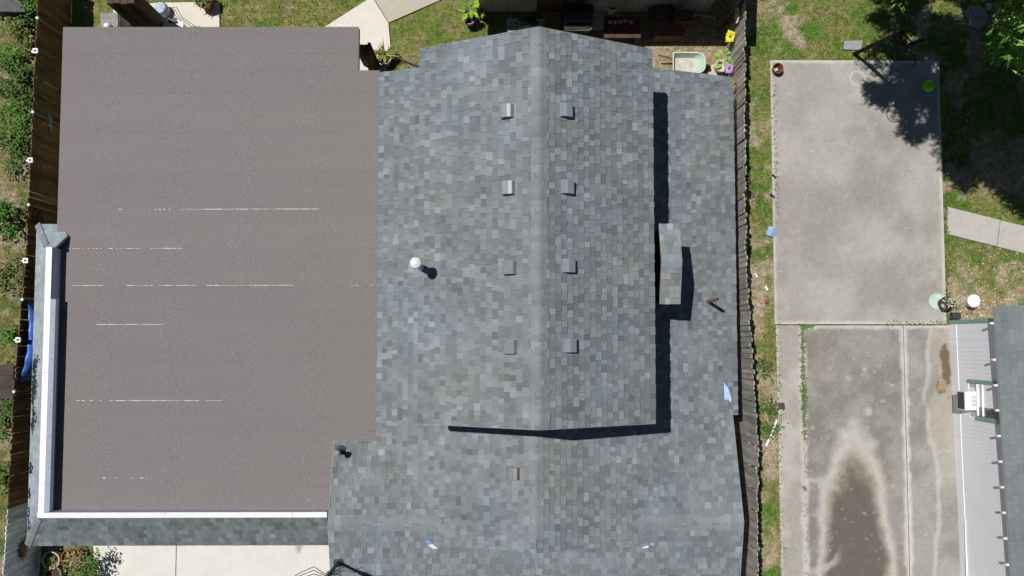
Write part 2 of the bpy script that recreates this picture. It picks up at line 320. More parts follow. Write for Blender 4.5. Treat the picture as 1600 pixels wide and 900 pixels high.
# ------------------------------------------------------------------ the house
house = thing('house', 'low house with brown flat roof, grey shingled lower roof and raised shingled gable', 'house', (0, 0, 0))
def clip(poly, cl):
    for i in range(len(cl)):
        a = cl[i]; b = cl[(i + 1) % len(cl)]; ex, ey = b[0] - a[0], b[1] - a[1]; out = []
        for j in range(len(poly)):
            p = poly[j]; q = poly[(j + 1) % len(poly)]
            dp = ex * (p[1] - a[1]) - ey * (p[0] - a[0]); dq = ex * (q[1] - a[1]) - ey * (q[0] - a[0])
            if dp >= 0: out.append(p)
            if (dp >= 0) != (dq >= 0):
                t = dp / (dp - dq); out.append((p[0] + (q[0] - p[0]) * t, p[1] + (q[1] - p[1]) * t))
        poly = out
        if len(poly) < 3: return []
    return poly
def area(p): return 0.5 * sum(p[i][0] * p[(i + 1) % len(p)][1] - p[(i + 1) % len(p)][0] * p[i][1] for i in range(len(p)))
def shade():
    v = 0.208 * math.exp(R.gauss(0, 0.075)); q = R.random(); v *= 1.19 if q < 0.17 else (0.85 if q < 0.31 else 1.0); k = R.random()
    h = (0.885, 1.0, 1.075) if k < 0.6 else ((0.91, 1.0, 1.02) if k < 0.88 else (0.945, 1.0, 1.05)); return (h[0] * v, h[1] * v, h[2] * v)
def plane_fn(o, gh, p):
    """o: plan point with z on the eave line; gh: uphill plan direction; p: pitch"""
    gh = Vector((gh[0], gh[1])).normalized(); e = Vector((gh.y, -gh.x)); k = math.sqrt(1 + p * p); o = Vector(o)
    to2 = lambda x, y: (((x - o.x) * e.x + (y - o.y) * e.y), ((x - o.x) * gh.x + (y - o.y) * gh.y) * k)
    n = Vector((-gh.x * p, -gh.y * p, 1)).normalized(); e3 = Vector((e.x, e.y, 0)); g3 = Vector((gh.x, gh.y, p)) / k
    return to2, (lambda u, v, h=0.0: o + e3 * u + g3 * v + n * h)
ALLTABS = []      # (area, kind, verts, faces, tint)
def shingles(o, gh, p, polys, kind, expo=0.143, wmin=0.09, wmax=0.25, tintf=shade, hide=None, lv=(0.010, 0.026)):
    to2, to3 = plane_fn(o, gh, p); cl = []
    for q in polys:
        c = [to2(*t) for t in q]; c = c if area(c) > 0 else c[::-1]; cl.append(c)
    us = [t[0] for c in cl for t in c]; vss = [t[1] for c in cl for t in c]; u0, u1, v1 = min(us), max(us), max(vss); i = 0
    while i * expo < v1:
        v = i * expo; ve = v + expo + 0.018; u = u0 - R.random() * 0.3; lvl = 0
        while u < u1:
            w = R.choice((0.1, 0.12, 0.135, 0.155, 0.18, 0.21)) * R.uniform(0.9, 1.12); w = min(max(w, wmin), wmax); lvl = 1 - lvl if R.random() < 0.8 else lvl
            h0 = lv[lvl] + R.uniform(-0.001, 0.0015); tint = tintf(); wq = to3(u, v); wn_ = (float(fbm(wq.x, wq.y, 0.8, 3, 44)) - 0.5) * 0.5; tint = (tint[0] * (1 + wn_ * 0.22), tint[1] * (1 + wn_ * 0.05), tint[2] * (1 - wn_ * 0.22)); tint = tuple(c * (1.07 if lvl else 0.93) for c in tint)
            for c in cl:
                gp = 0.0025 * lvl; q = clip([(u + gp, v), (u + w - gp, v), (u + w - gp, ve), (u + gp, ve)], c)
                if not q: continue
                a = area(q)
                if a < 0.0006: continue
                cu = sum(t[0] for t in q) / len(q); cv = sum(t[1] for t in q) / len(q)
                m = to3(cu, cv)
                if hide and hide(m): continue
                n = len(q); top = [to3(t[0], t[1], 0.003 + h0 * (1 - 0.82 * (t[1] - v) / (ve - v))) for t in q]; bot = [to3(t[0], t[1], -0.002) for t in q]
                ALLTABS.append((a, kind, top + bot, [tuple(range(n))] + [(j, j + n, (j + 1) % n + n, (j + 1) % n) for j in range(n)], tint))
            u += w
        i += 1
def deck(name, tops, drop=0.11, parent=house, m='fascia'):
    mb = MB()
    for t in tops: mb.prism(t, (0, 0, -drop))
    return mb.build(name, m, parent)
def zpl(o, gh, p):
    gh = Vector(gh).normalized(); return lambda x, y: Vector((x, y, o[2] + ((x - o[0]) * gh.x + (y - o[1]) * gh.y) * p))

# main dimensions (plan metres)
UX0, UX1, UY0, UY1, UR, UZ, UP = -1.83, 3.33, -1.76, 6.52, 0.75, 5.05, 0.555
LX0, LX1, LY1, LR, LZR, LP, LPR = -3.07, 5.87, 6.74, 0.775, 4.1, 0.412, 0.38
CZ, CY, CPB, CPF = 3.2, -4.25, 0.37, 0.3
VLx, VRx = LR - (LZR - CZ) / LP, LR + (LZR - CZ) / LPR
mz = lambda x: LZR - (LP if x < LR else LPR) * abs(x - LR)
# walls
w = MB(); w.box((-7.35, 1.75, 1.2), (6.9, 11.2, 2.4)); w.build('wall', 'wall_paint', house)
w = MB(); w.box((1.2, -0.1, 0.95), (8.2, 12.8, 1.9)); w.build('wall', 'wall_paint', house)
w = MB(); w.box(((UX0 + UX1) / 2, (UY0 + UY1) / 2, 3.75), (UX1 - UX0 - 0.7, UY1 - UY0 - 0.6, 2.6)); w.build('upper_wall', 'wall_paint', house)

# lower main roof
zl, zr = zpl((LX0, 0, mz(LX0)), (1, 0), LP), zpl((LX1, 0, mz(LX1)), (-1, 0), LPR)
yb = CY + (CZ - mz(LX0)) / CPB; ybr = -1.8; xvr = LR + (LZR - (CZ - CPB * (ybr - CY))) / LPR; ye = -4.75; xe = (LZR - (CZ + CPF * (ye - CY))) / LP; xer = xe * LP / LPR
Lpolys = [[(LX0, yb), (LR, yb), (LR, LY1), (LX0, LY1)], [(VLx, CY), (LR, CY), (LR, yb), (LX0, yb)], [(LR - xe, ye), (LR, ye), (LR, CY), (VLx, CY)]]
Rpolys = [[(LR, ybr), (LX1, ybr), (LX1, LY1), (LR, LY1)], [(LR, CY), (VRx, CY), (xvr, ybr), (LR, ybr)], [(LR, ye), (LR + xer, ye), (VRx, CY), (LR, CY)]]
lower = deck('lower_roof', [[zl(*q) for q in poly] for poly in Lpolys] + [[zr(*q) for q in poly] for poly in Rpolys])
hid = lambda m: (UX0 + 0.35 < m.x < UX1 - 0.75) and (UY0 + 0.35 < m.y < UY1 - 0.3)
shingles((LX0, 0, mz(LX0)), (1, 0), LP, Lpolys, 'lower', hide=hid); shingles((LX1, 0, mz(LX1)), (-1, 0), LPR, Rpolys, 'lower', hide=hid)
# front cross roof
CXL, CXR, CFY = -4.1, 5.71, -6.9
zb = lambda x, y: Vector((x, y, CZ - CPB * (y - CY))); zf = lambda x, y: Vector((x, y, CZ - CPF * (CY - y)))
yl = yb
Bp = [[(CXL, CY), (VLx, CY), (LX0, yl), (CXL, yl)], [(VRx, CY), (CXR, CY), (CXR, ybr), (xvr, ybr)]]
Fp = [[(CXL, CFY), (CXR, CFY), (CXR, ye), (CXL, ye)], [(CXL, ye), (LR - xe, ye), (VLx, CY), (CXL, CY)], [(LR + xer, ye), (CXR, ye), (CXR, CY), (VRx, CY)]]
cross = deck('front_roof', [[zb(*q) for q in poly] for poly in Bp] + [[zf(*q) for q in poly] for poly in Fp])
shingles((0, ybr, zb(0, ybr).z), (0, -1), CPB, Bp, 'cross'); shingles((0, CFY, zf(0, CFY).z), (0, 1), CPF, Fp, 'cross')
# raised gable
zul, zur = zpl((UX0, 0, UZ), (1, 0), UP), zpl((UX1, 0, UZ), (-1, 0), (UZ + UP * (UR - UX0) - UZ) / (UX1 - UR)); UPR = UP * (UR - UX0) / (UX1 - UR); URZ = UZ + UP * (UR - UX0)
Up = [[(UX0, UY0), (UR, UY0), (UR, UY1), (UX0, UY1)]]; Vp = [[(UR, UY0), (UX1, UY0), (UX1, UY1), (UR, UY1)]]
upper = deck('upper_roof', [[zul(*q) for q in Up[0]], [zur(*q) for q in Vp[0]]], 0.14)
shingles((UX0, 0, UZ), (1, 0), UP, Up, 'upper'); shingles((UX1, 0, UZ), (-1, 0), UPR, Vp, 'upper')
# gable end walls
for y in (UY0 + 0.28, UY1 - 0.28):
    g = MB(); x0, x1 = UX0 + 0.36, UX1 - 0.36
    g.add([(x, y + d, z) for d in (-0.02, 0.02) for x, z in ((x0, UZ - 0.1), (x1, UZ - 0.1), (x1, zur(x1, y).z - 0.12), (UR, URZ - 0.13), (x0, zul(x0, y).z - 0.12))], [(0, 1, 2, 3, 4), (9, 8, 7, 6, 5), (0, 5, 6, 1), (1, 6, 7, 2), (2, 7, 8, 3), (3, 8, 9, 4), (4, 9, 5, 0)]); g.build('gable_wall', 'wall_paint', house)
g = MB(); y = ye + 0.2; x0, x1, zb0 = LR - xe + 0.15, LR + xer - 0.15, CZ + CPF * (ye - CY) - 0.25
g.add([(x, y + d, z) for d in (-0.02, 0.02) for x, z in ((x0, zb0), (x1, zb0), (x1, zr(x1, y).z - 0.1), (LR, LZR - 0.1), (x0, zl(x0, y).z - 0.1))], [(0, 1, 2, 3, 4), (9, 8, 7, 6, 5), (0, 5, 6, 1), (1, 6, 7, 2), (2, 7, 8, 3), (3, 8, 9, 4), (4, 9, 5, 0)]); g.build('gable_wall', 'wall_paint', house)
# drip edges along the rakes and eaves
def edge_strip(parent, pts, r=0.012):
    for a, b in zip(pts[:-1], pts[1:]):
        mb = MB(); mb.tube([Vector(a) + Vector((0, 0, -0.004)), Vector(b) + Vector((0, 0, -0.004))], r, 5); mb.build('drip_edge', 'fascia', parent)
edge_strip(upper, [zul(UX0, UY0), zul(UR, UY0), zur(UX1, UY0), zur(UX1, UY1), zul(UR, UY1), zul(UX0, UY1)])
edge_strip(lower, [zr(LX1, ybr), zr(LX1, LY1), zr(UX1 - .4, LY1)]); edge_strip(cross, [zb(CXR, ybr), zb(CXR, CY), zf(CXR, CFY)]); edge_strip(cross, [zb(CXL, yl), zb(CXL, CY), zf(CXL, CFY)])

# mansard round the flat roof
MX0, MX1, MY0, MY1, MYE, MZ0, MZ1 = -11.64, -11.07, -4.97, -4.17, 2.95, 2.2, 2.84
pm = (MZ1 - MZ0) / (MX1 - MX0); pmb = (MZ1 - MZ0) / (MY1 - MY0)
Ml = [[(MX0, MY0), (MX1, MY1), (MX1, 2.3), (MX0, MYE)]]; Mb = [[(MX0, MY0), (-4.2, MY0), (-4.2, MY1), (MX1, MY1)]]; Me = [[(MX0, MYE), (MX1, 2.3), (-10.86, 2.3), (-10.72, 2.62), (-11.05, MYE)]]
zml, zmb, zme = zpl((MX0, 0, MZ0), (1, 0), pm), zpl((0, MY0, MZ0), (0, 1), pmb), zpl((0, MYE, MZ0), (0, -1), (MZ1 - MZ0) / (MYE - 2.3))
mans = deck('mansard', [[zml(*q) for q in Ml[0]], [zmb(*q) for q in Mb[0]], [zme(*q) for q in Me[0]][::-1]], 0.1)
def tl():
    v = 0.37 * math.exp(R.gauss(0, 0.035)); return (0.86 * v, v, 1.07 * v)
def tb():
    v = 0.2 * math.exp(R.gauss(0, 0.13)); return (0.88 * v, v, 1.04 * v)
shingles((MX0, 0, MZ0), (1, 0), pm, Ml, 'mansard', tintf=tl, lv=(0.005, 0.006)); shingles((0, MY0, MZ0), (0, 1), pmb, Mb, 'mansard', tintf=tb, lv=(0.005, 0.009))
shingles((0, MYE, MZ0), (0, -1), (MZ1 - MZ0) / (MYE - 2.3), Me, 'mansard', tintf=tl, lv=(0.005, 0.006))
# dark algae streaks on the left mansard, thin growth lying on the shingles
ag = MB(); to2, to3 = plane_fn((MX0, 0, MZ0), (1, 0), pm)
for i in range(1300):
    y = -4.6 + 4.2 * R.random() ** 0.9 ; v = 0.05 + abs(R.gauss(0, 0.22)); y += R.gauss(0, 0.05)
    if float(fbm(y, v, 2.6, 3, 12)) < 0.5 or v > 0.7: continue
    u = to2(MX0, y)[0]; L = R.uniform(0.02, 0.07); W = R.uniform(0.01, 0.03); a = R.uniform(-0.5, 0.5)
    q = [(u + W * math.cos(t) * math.cos(a) - L * math.sin(t) * math.sin(a), v + W * math.cos(t) * math.sin(a) + L * math.sin(t) * math.cos(a)) for t in (0, 1.05, 2.1, 3.14, 4.2, 5.25)]
    ag.add([to3(t[0], t[1], 0.0125) for t in q], [tuple(range(6))], jit((0.045, 0.06, 0.07), 0.3))
tag(ag.build('algae_streaks', 'shingle', house), kind='stuff')

# shingles: the 300 that show largest singly, the rest as one field
up = sorted([t for t in ALLTABS if t[1] == 'upper'], key=lambda t: -t[0])[:300]; upid = set(id(t) for t in up)
for t in up:
    mb = MB(); mb.add(t[2], t[3], t[4]); mb.build('shingle', 'shingle', upper)
fl = MB()
for t in ALLTABS:
    if id(t) not in upid: fl.add(t[2], t[3], t[4])
tag(fl.build('shingle_field', 'shingle', house), kind='stuff')
# ridge and hip caps
def caps(a, b, pl, pr, parent, step=0.145, half=0.16, tmul=1.12, h=0.03):
    """folded cap pieces from a to b; pl/pr: fall per metre to the left and right"""
    a = Vector(a); b = Vector(b); d = (b - a); L = d.length; d.normalize(); s = Vector((-d.y, d.x, 0)).normalized(); n = int(L / step)
    for i in range(n):
        p = a + d * (i * step); q = a + d * (min((i + 1) * step + 0.03, L)); t = tuple(c * tmul for c in shade()); m = (0.222, 0.247, 0.26); t = tuple(x * 0.6 + y * 0.4 for x, y in zip(t, m)); z0, z1 = Vector((0, 0, h)), Vector((0, 0, h * 0.55))
        def row(c, z): return [c + s * half - Vector((0, 0, pl * half)) + z, c + s * 0.03 - Vector((0, 0, pl * 0.03)) + z + Vector((0, 0, 0.002)), c - s * 0.03 - Vector((0, 0, pr * 0.03)) + z + Vector((0, 0, 0.002)), c - s * half - Vector((0, 0, pr * half)) + z]
        r0, r1 = row(p, z1 if i else z1), row(q, z0); v = r0 + r1 + [k - Vector((0, 0, h)) for k in r0 + r1]
        mb = MB(); mb.add(v, [(0, 4, 5, 1), (1, 5, 6, 2), (2, 6, 7, 3), (0, 8, 12, 4), (3, 7, 15, 11), (4, 12, 13, 5), (5, 13, 14, 6), (6, 14, 15, 7), (1, 9, 8, 0), (2, 10, 9, 1), (3, 11, 10, 2)], t)
        mb.build('ridge_cap', 'shingle', parent)
caps((UR, UY0, URZ), (UR, UY1, URZ), UP, UPR, upper, half=0.17)
caps((LR, ye + 0.3, LZR), (LR, UY0 + 0.3, LZR), LP, LPR, lower, half=0.17)
caps((VLx + 0.1, CY, CZ), (CXL, CY, CZ), CPF, CPB, cross, half=0.19); caps((VRx - 0.1, CY, CZ), (CXR, CY, CZ), CPB, CPF, cross, half=0.19)
caps((MX0, MY0, MZ0), (MX1, MY1, MZ1), 0.3, 0.3, mans, 0.16, 0.09, 1.2, 0.02); caps((MX0, MYE, MZ0), (MX1, 2.3, MZ1), 0.3, 0.3, mans, 0.16, 0.08, 1.2, 0.02)
# valley flashings
for a, b in (((LX0, yl), (VLx, CY)), ((xvr, ybr), (VRx, CY))):
    mb = MB(); A = zb(*a) + Vector((0, 0, 0.021)); B = zb(*b) + Vector((0, 0, 0.021)); d = (B - A).normalized(); s = Vector((-d.y, d.x, 0)) * 0.035
    mb.prism([A - s, B - s, B + s, A + s] if s.cross(d).z < 0 else [A + s, A - s, B - s, B + s][::1], (0, 0, -0.018), (0.17, 0.195, 0.215)); mb.build('valley_strip', 'shingle', cross)

# flat roof: rolled membrane sheets
FX0, FX1, FY1, FZL, FZR = -11.03, LX0 - 0.005, 7.87, 2.42, 2.53
fz = lambda x: FZL + (FZR - FZL) * (x - FX0) / (FX1 - FX0)
mb = MB()
def fpoly(x0, x1, y0, y1, dz): return [Vector((x0, y0, fz(x0) + dz)), Vector((x1, y0, fz(x1) + dz)), Vector((x1, y1, fz(x1) + dz)), Vector((x0, y1, fz(x0) + dz))]
for q in ((FX0, CXL - 0.012, -4.06, yl), (FX0, FX1, yl, 6.76), (FX0, -3.6, 6.76, FY1)): mb.prism(fpoly(*q, -0.01), (0, 0, -0.17))
flat = mb.build('flat_roof', 'fascia', house)
seams = [FY1] + [P(350, y, 2.47).y for y in (84, 146, 207, 267, 327, 387, 446, 506, 566, 625, 685, 746)] + [-4.06]
for i, (ya, yc) in enumerate(zip(seams[:-1], seams[1:])):
    t = jit((0.196, 0.182, 0.178), 0.03)
    def sheet(x0, x1, y0, y1):
        m2 = MB(); n = 24
        xs = [x0 + (x1 - x0) * k / n for k in range(n + 1)]; w = [0.004 * (float(fbm(x * 1.3, i * 5.0, 1, 3, 2)) - 0.5) for x in xs]
        q = [Vector((x, y0 + a * 2, fz(x) + 0.0055)) for x, a in zip(xs, w)] + [Vector((x, y1 + 0.03, fz(x) + 0.002)) for x in xs]
        lo = [Vector((p.x, p.y, p.z - 0.02)) for p in q[:n + 1]]
        m2.add(q + lo, [(k, k + 1, n + 2 + k, n + 1 + k) for k in range(n)] + [(2 * n + 2 + k, 2 * n + 3 + k, k + 1, k) for k in range(n)], t); return m2.build('membrane_sheet', 'membrane', flat)
    lim = [(FX0, -3.6 if yc >= 6.6 else (FX1 if ya > yl + 0.3 else CXL - 0.008))]
    x0, x1 = lim[0]
    if yc < 6.76 < ya: sheet(FX0, -3.6, 6.76, ya); sheet(FX0, FX1, yc, 6.76)
    elif yc < yl < ya: sheet(FX0, FX1, yl, ya); sheet(FX0, CXL - 0.008, yc, yl)
    else: sheet(x0, x1, yc, ya)
def beads(y, runs, vertical=False):
    m2 = MB()
    for a, b, dens in runs:
        x = a
        while x < b:
            L = R.uniform(3, 16) if dens > 0.8 else R.uniform(1.5, 7)
            if R.random() < dens:
                A, B = ((x, y), (min(x + L, b), y)) if not vertical else ((y, x), (y, min(x + L, b)))
                A = P(*A, 2.48); B = P(*B, 2.48); hw = R.uniform(0.003, 0.009)
                if vertical: q = fpoly(A.x - 0.004, A.x + 0.004, B.y, A.y, 0.018)
                else: q = fpoly(A.x, B.x, A.y - hw, A.y + hw, 0.019)
                m2.prism(q, (0, 0, -0.012))
            x += L + R.uniform(0.5, 3) * (1.6 if dens < 0.8 else 0.6)
    tag(m2.build('seam_bead', 'seam', flat), kind='stuff')
beads(327, ((165, 280, 0.45), (282, 500, 0.97))); beads(388, ((105, 200, 0.7), (195, 285, 0.92))); beads(446, ((112, 160, 0.85), (190, 345, 0.85), (345, 458, 0.92), (535, 592, 0.4)))
beads(507, ((150, 255, 0.85),)); beads(626, ((118, 180, 0.5), (180, 348, 0.93))); beads(747, ((160, 230, 0.3),)); beads(252, ((507, 560, 0.4),), True); beads(484, ((745, 798, 0.35),), True)
# parapet with white coping
mb = MB(); mb.box((-10.985, (2.3 - 4.1) / 2, 2.62), (0.15, 6.4, 0.42)); mb.box((-7.58, -4.11, 2.62), (6.75, 0.1, 0.42)); par = mb.build('parapet', 'pale_metal', house)
for ya, yb2 in ((2.3, -0.72), (-0.728, -4.1)):
    mb = MB(); mb.box((-10.993, (ya + yb2) / 2, 2.852), (0.145, ya - yb2, 0.03)); mb.build('coping', 'white_metal', par)
for xa, xb2 in ((-11.08, -8.05), (-8.042, -5.02), (-5.012, -4.19)):
    mb = MB(); mb.box(((xa + xb2) / 2, -4.112, 2.857), (xb2 - xa, 0.125, 0.034)); mb.build('coping', 'white_metal', par)
mb = MB(); mb.prism([(-10.915, -4.04, 2.866), (-10.845, -4.04, 2.8), (-10.845, 1.05, 2.8), (-10.915, 1.05, 2.866)], (0, 0, -0.02)); mb.prism([(-10.846, -4.04, 2.8), (-10.834, -4.04, 2.79), (-10.834, 1.05, 2.79), (-10.846, 1.05, 2.8)], (0, 0, -0.16)); mb.build('flashing', 'blue_white_metal', par)
for i in range(13):
    m2 = MB(); m2.lathe([(0.008, 0), (0.008, 0.006)], (-10.87, 0.7 - i * 0.37, 2.828), 6, M=Matrix.Rotation(math.pi / 2, 3, 'Y')); m2.build('screw', 'dark_grey', par)

# roof vents
def on_plane(px, py, zf_, up_=0.0, z=4.0):
    for _ in range(12): q = P(px, py, z + up_); z = zf_(q.x, q.y).z
    q = P(px, py, z + up_); return Vector((q.x, q.y, z))
def roof_vent(px, py, o, gh, p, m, name='roof_vent', parent=None):
    to2, to3 = plane_fn(o, gh, p)
    q = on_plane(px, py, zpl(o, gh, p), 0.08); u, v = to2(q.x, q.y); M = lambda a, b, h: to3(u + a, v + b, h + 0.016)
    mb = MB(); f = 0.155
    mb.prism([M(-f, -f, 0.004), M(f, -f, 0.004), M(f, f + 0.03, 0.004), M(-f, f + 0.03, 0.004)] , (0, 0, -0.01))
    a, L = 0.138, 0.138
    pr = [(-L, 0.03), (-L, 0.115), (-L + 0.035, 0.135), (L - 0.1, 0.135), (L - 0.03, 0.11), (L, 0.02)]
    n = len(pr); A = [M(-a, b, h) for b, h in pr]; B = [M(a, b, h) for b, h in pr]
    mb.add(A + B, [tuple(range(n - 1, -1, -1)), tuple(range(n, 2 * n))] + [(i, (i + 1) % n, (i + 1) % n + n, i + n) for i in range(n)])
    return mb.build(name, m, parent)
for i, (x, y) in enumerate(((795, 173), (797, 293), (799, 418), (800, 542))): roof_vent(x, y, (UX0, 0, UZ), (1, 0), UP, 'galvanised' if i < 2 else 'dull_vent', parent=upper)
for x, y in ((882, 172), (884, 292), (886, 415), (888, 540)): roof_vent(x, y, (UX1, 0, UZ), (-1, 0), UPR, 'galvanised', parent=upper)
roof_vent(804, 740, (LX0, 0, mz(LX0)), (1, 0), LP, 'brown_vent', parent=lower)
# pipes through the roof
b = P(653, 417, 5.1); b.x = UX0 + 0.03; b.z = UZ + 0.04
mb = MB(); mb.lathe([(0.11, -0.04), (0.1, 0.03), (0.085, 0.06), (0.075, 0.08), (0.075, 0.94)], b, 18)
vp = mb.build('vent_pipe', 'white_metal', house, smooth=False); tag(vp, 'tall white flue pipe with round cap'); mb = MB(); mb.lathe([(0.078, 0.9), (0.125, 0.93), (0.13, 1.0), (0.11, 1.06), (0.04, 1.1), (0.0, 1.105)], b, 20); mb.build('cap', 'white_metal', vp)
b = on_plane(1105, 471, zr); mb = MB(); mb.lathe([(0.12, 0.012), (0.11, 0.035), (0.055, 0.07), (0.042, 0.09), (0.042, 1.12), (0.034, 1.12), (0.034, 0.7), (0, 0.7)], b, 16)
tag(mb.build('vent_pipe', 'rust_pipe', house), 'open rusty pinkish vent pipe')
b = on_plane(533, 704, zb); mb = MB(); mb.lathe([(0.13, 0.012), (0.12, 0.04), (0.058, 0.07), (0.05, 0.09), (0.05, 0.58)], b, 16); vp = mb.build('vent_pipe', 'dark_grey', house)
tag(vp, 'short dark vent pipe with pale cap'); mb = MB(); mb.lathe([(0.05, 0.57), (0.085, 0.59), (0.075, 0.63), (0.03, 0.66), (0, 0.66)], b, 16); mb.build('cap', 'stone', vp)
# chimney chase with its own little roof
c0, c1, c2 = P(1028, 350, 4.5), P(1061, 350, 4.5), P(1062, 475, 4.5); cyr = P(1065, 408, 4.78).y
ca, cb_, cy0, cy1 = c0.x + 0.02, c1.x + 0.01, c2.y, c0.y
ch = MB(); ch.box(((ca + cb_) / 2, (cy0 + cy1) / 2, 3.45), (cb_ - ca - 0.16, cy1 - cy0 - 0.12, 1.95)); ch = ch.build('chimney_chase', 'dark_wood', house)  # dark material paints in the shadow between chase and upper eave
cp0, cp1 = 0.28 / (cy1 - cyr), 0.28 / (cyr - cy0); k0 = len(ALLTABS)
shingles((0, cy1, 4.5), (0, -1), cp0, [[(ca, cyr), (cb_, cyr), (cb_, cy1), (ca, cy1)]], 'ch'); shingles((0, cy0, 4.5), (0, 1), cp1, [[(ca, cy0), (cb_, cy0), (cb_, cyr), (ca, cyr)]], 'ch')
for t in ALLTABS[k0:]:
    mb = MB(); mb.add(t[2], t[3], tuple(c * 1.14 for c in t[4])); mb.build('shingle', 'shingle', ch)
mb = MB(); mb.prism([(ca, cyr, 4.78), (cb_, cyr, 4.78), (cb_, cy1, 4.5), (ca, cy1, 4.5)], (0, 0, -0.06)); mb.prism([(ca, cy0, 4.5), (cb_, cy0, 4.5), (cb_, cyr, 4.78), (ca, cyr, 4.78)], (0, 0, -0.06)); mb.build('chase_roof', 'fascia', ch)
caps((ca, cyr, 4.78), (cb_, cyr, 4.78), cp0, cp1, ch, 0.14, 0.16, 1.14)
# loose film flaps on the roof
def flap(pix, zs, m, curl, parent, name='film_flap'):
    mb = MB(); pts = [P(x, y, z) for (x, y), z in zip(pix, zs)]; mb.prism(pts, (0, 0, -0.004)); return tag(mb.build(name, m, parent), curl)
def flap2(pix, dz, zf_, m, lab, parent): flap(pix, [on_plane(x, y, zf_, d).z + d for (x, y), d in zip(pix, dz)], m, lab, parent)
flap2(((664, 845), (671, 843), (676, 850), (668, 852)), (0.09, 0.05, 0.05, 0.11), zf, 'blue_film', 'blue torn film flap', cross); flap2(((668, 852), (676, 850), (685, 857), (677, 858)), (0.11, 0.05, 0.05, 0.06), zf, 'white_plastic', 'white torn film flap', cross)
flap2(((1016, 848), (1023, 848), (1023, 853), (1015, 852)), (0.05, 0.05, 0.06, 0.05), zf, 'blue_film', 'blue film scrap', cross); flap2(((1003, 856), (1013, 852), (1014, 855), (1005, 857)), (0.05, 0.06, 0.06, 0.05), zf, 'white_plastic', 'thin white film scrap', cross)
flap2(((1131, 597), (1139, 608), (1143, 622), (1132, 624)), (0.05, 0.12, 0.14, 0.05), zr, 'light_blue_bag', 'pale blue triangular film flap', lower); flap2(((1132, 624), (1143, 622), (1142.5, 630), (1140, 626)), (0.05, 0.14, 0.12, 0.05), zr, 'white_plastic', 'white corner of the film flap', lower)
# electric service mast at the front
b = on_plane(529, 878, zf); mb = MB(); mb.lathe([(0.13, 0.01), (0.12, 0.035), (0.055, 0.07), (0.038, 0.09), (0.038, 1.5)], b, 12); sm = mb.build('service_mast', 'dark_grey', house)
mb = MB(); mb.tube([b + Vector((0, 0, 1.48)), b + Vector((0.02, 0, 1.62)), b + Vector((0.1, -0.06, 1.66)), b + Vector((0.17, -0.1, 1.58))], [0.05, 0.075, 0.085, 0.06], 10); mb.build('weatherhead', 'dark_grey', sm)
for k in range(3):
    s = b + Vector((0.17, -0.1 - 0.03 * k, 1.58)); e = b + Vector((-0.06, 0.03 * k - 0.04, 1.25)); 
    mb = MB(); mb.tube([s, s + Vector((0.14, 0.05 * k, -0.22)), (s + e) / 2 + Vector((0.16, 0.12 - 0.1 * k, -0.42)), e + Vector((0.02, 0.05, -0.12)), e, e + Vector((-0.25, 0.1 + 0.05 * k, 0.12)), e + Vector((-0.6, -0.02 + 0.03 * k, 0.1)), e + Vector((-1.3, -0.5, 0.2)), e + Vector((-6, -4.0, 1.2))], 0.009, 5); mb.build('wire', 'black', sm)

# ------------------------------------------------------------------ wooden fences
def line_x(tab, y):
    for (ya, xa), (yb_, xb) in zip(tab[:-1], tab[1:]):
        if ya >= y >= yb_: return xa + (xb - xa) * (ya - y) / (ya - yb_)
    return tab[0][1] if y > tab[0][0] else tab[-1][1]
def fence(name, label, tab, y0, y1, tintf, wob, base, rail_side, gap=0.006, hvar=0.03, wbase=0.14, hbase=1.83):
    t = thing(name, label, 'fence', base); y = y0
    while y > y1:
        w = wbase * R.uniform(0.9, 1.05); yc = y - w / 2; x = line_x(tab, yc); h = hbase + R.uniform(-hvar, hvar); tl_ = R.gauss(0, wob); tb_ = R.gauss(0, wob * 0.7)
        mb = MB(); tk = 0.02; q = []
        for z, ins in ((0.02, 0), (h - 0.05, 0), (h, 0.03)):
            for sx, sy in ((-tk / 2, -w / 2 + gap / 2 + ins), (tk / 2, -w / 2 + gap / 2 + ins), (tk / 2, w / 2 - gap / 2 - ins), (-tk / 2, w / 2 - gap / 2 - ins)):
                q.append((x + sx + tl_ * z + R.gauss(0, 0.002), yc + sy + tb_ * z, z))
        fs = [(3, 2, 1, 0), (8, 9, 10, 11)]
        for k in (0, 4): fs += [(k + i, k + (i + 1) % 4, k + 4 + (i + 1) % 4, k + 4 + i) for i in range(4)]
        mb.add(q, fs, tintf(yc)); mb.build('picket', 'wood_tint', t); y -= w
    for z in (0.35, 1.0, 1.6):
        yy = [y0]; 
        while yy[-1] > y1: yy.append(max(yy[-1] - 1.2, y1))
        for a, b in zip(yy[:-1], yy[1:]):
            mb = MB(); dx = rail_side * 0.045; mb.tube([(line_x(tab, a) + dx, a, z), (line_x(tab, b) + dx, b, z)], 0.028, 4, tintf(a)); mb.build('rail', 'wood_tint', t)
    return t
LT = [(9.9, -12.0), (8.8, -12.0), (4.65, -12.06), (2.19, -12.09), (-1.04, -12.29), (-4.05, -12.35)]
lf = fence('brown_fence', 'brown picket fence in shade beside the flat roof, facing the house', LT, 9.8, -4.1, lambda y: jit(R.choice(((0.17, 0.105, 0.055), (0.2, 0.12, 0.06), (0.14, 0.09, 0.05))), 0.2), 0.004, (-12.1, 2.8, 0), -1)
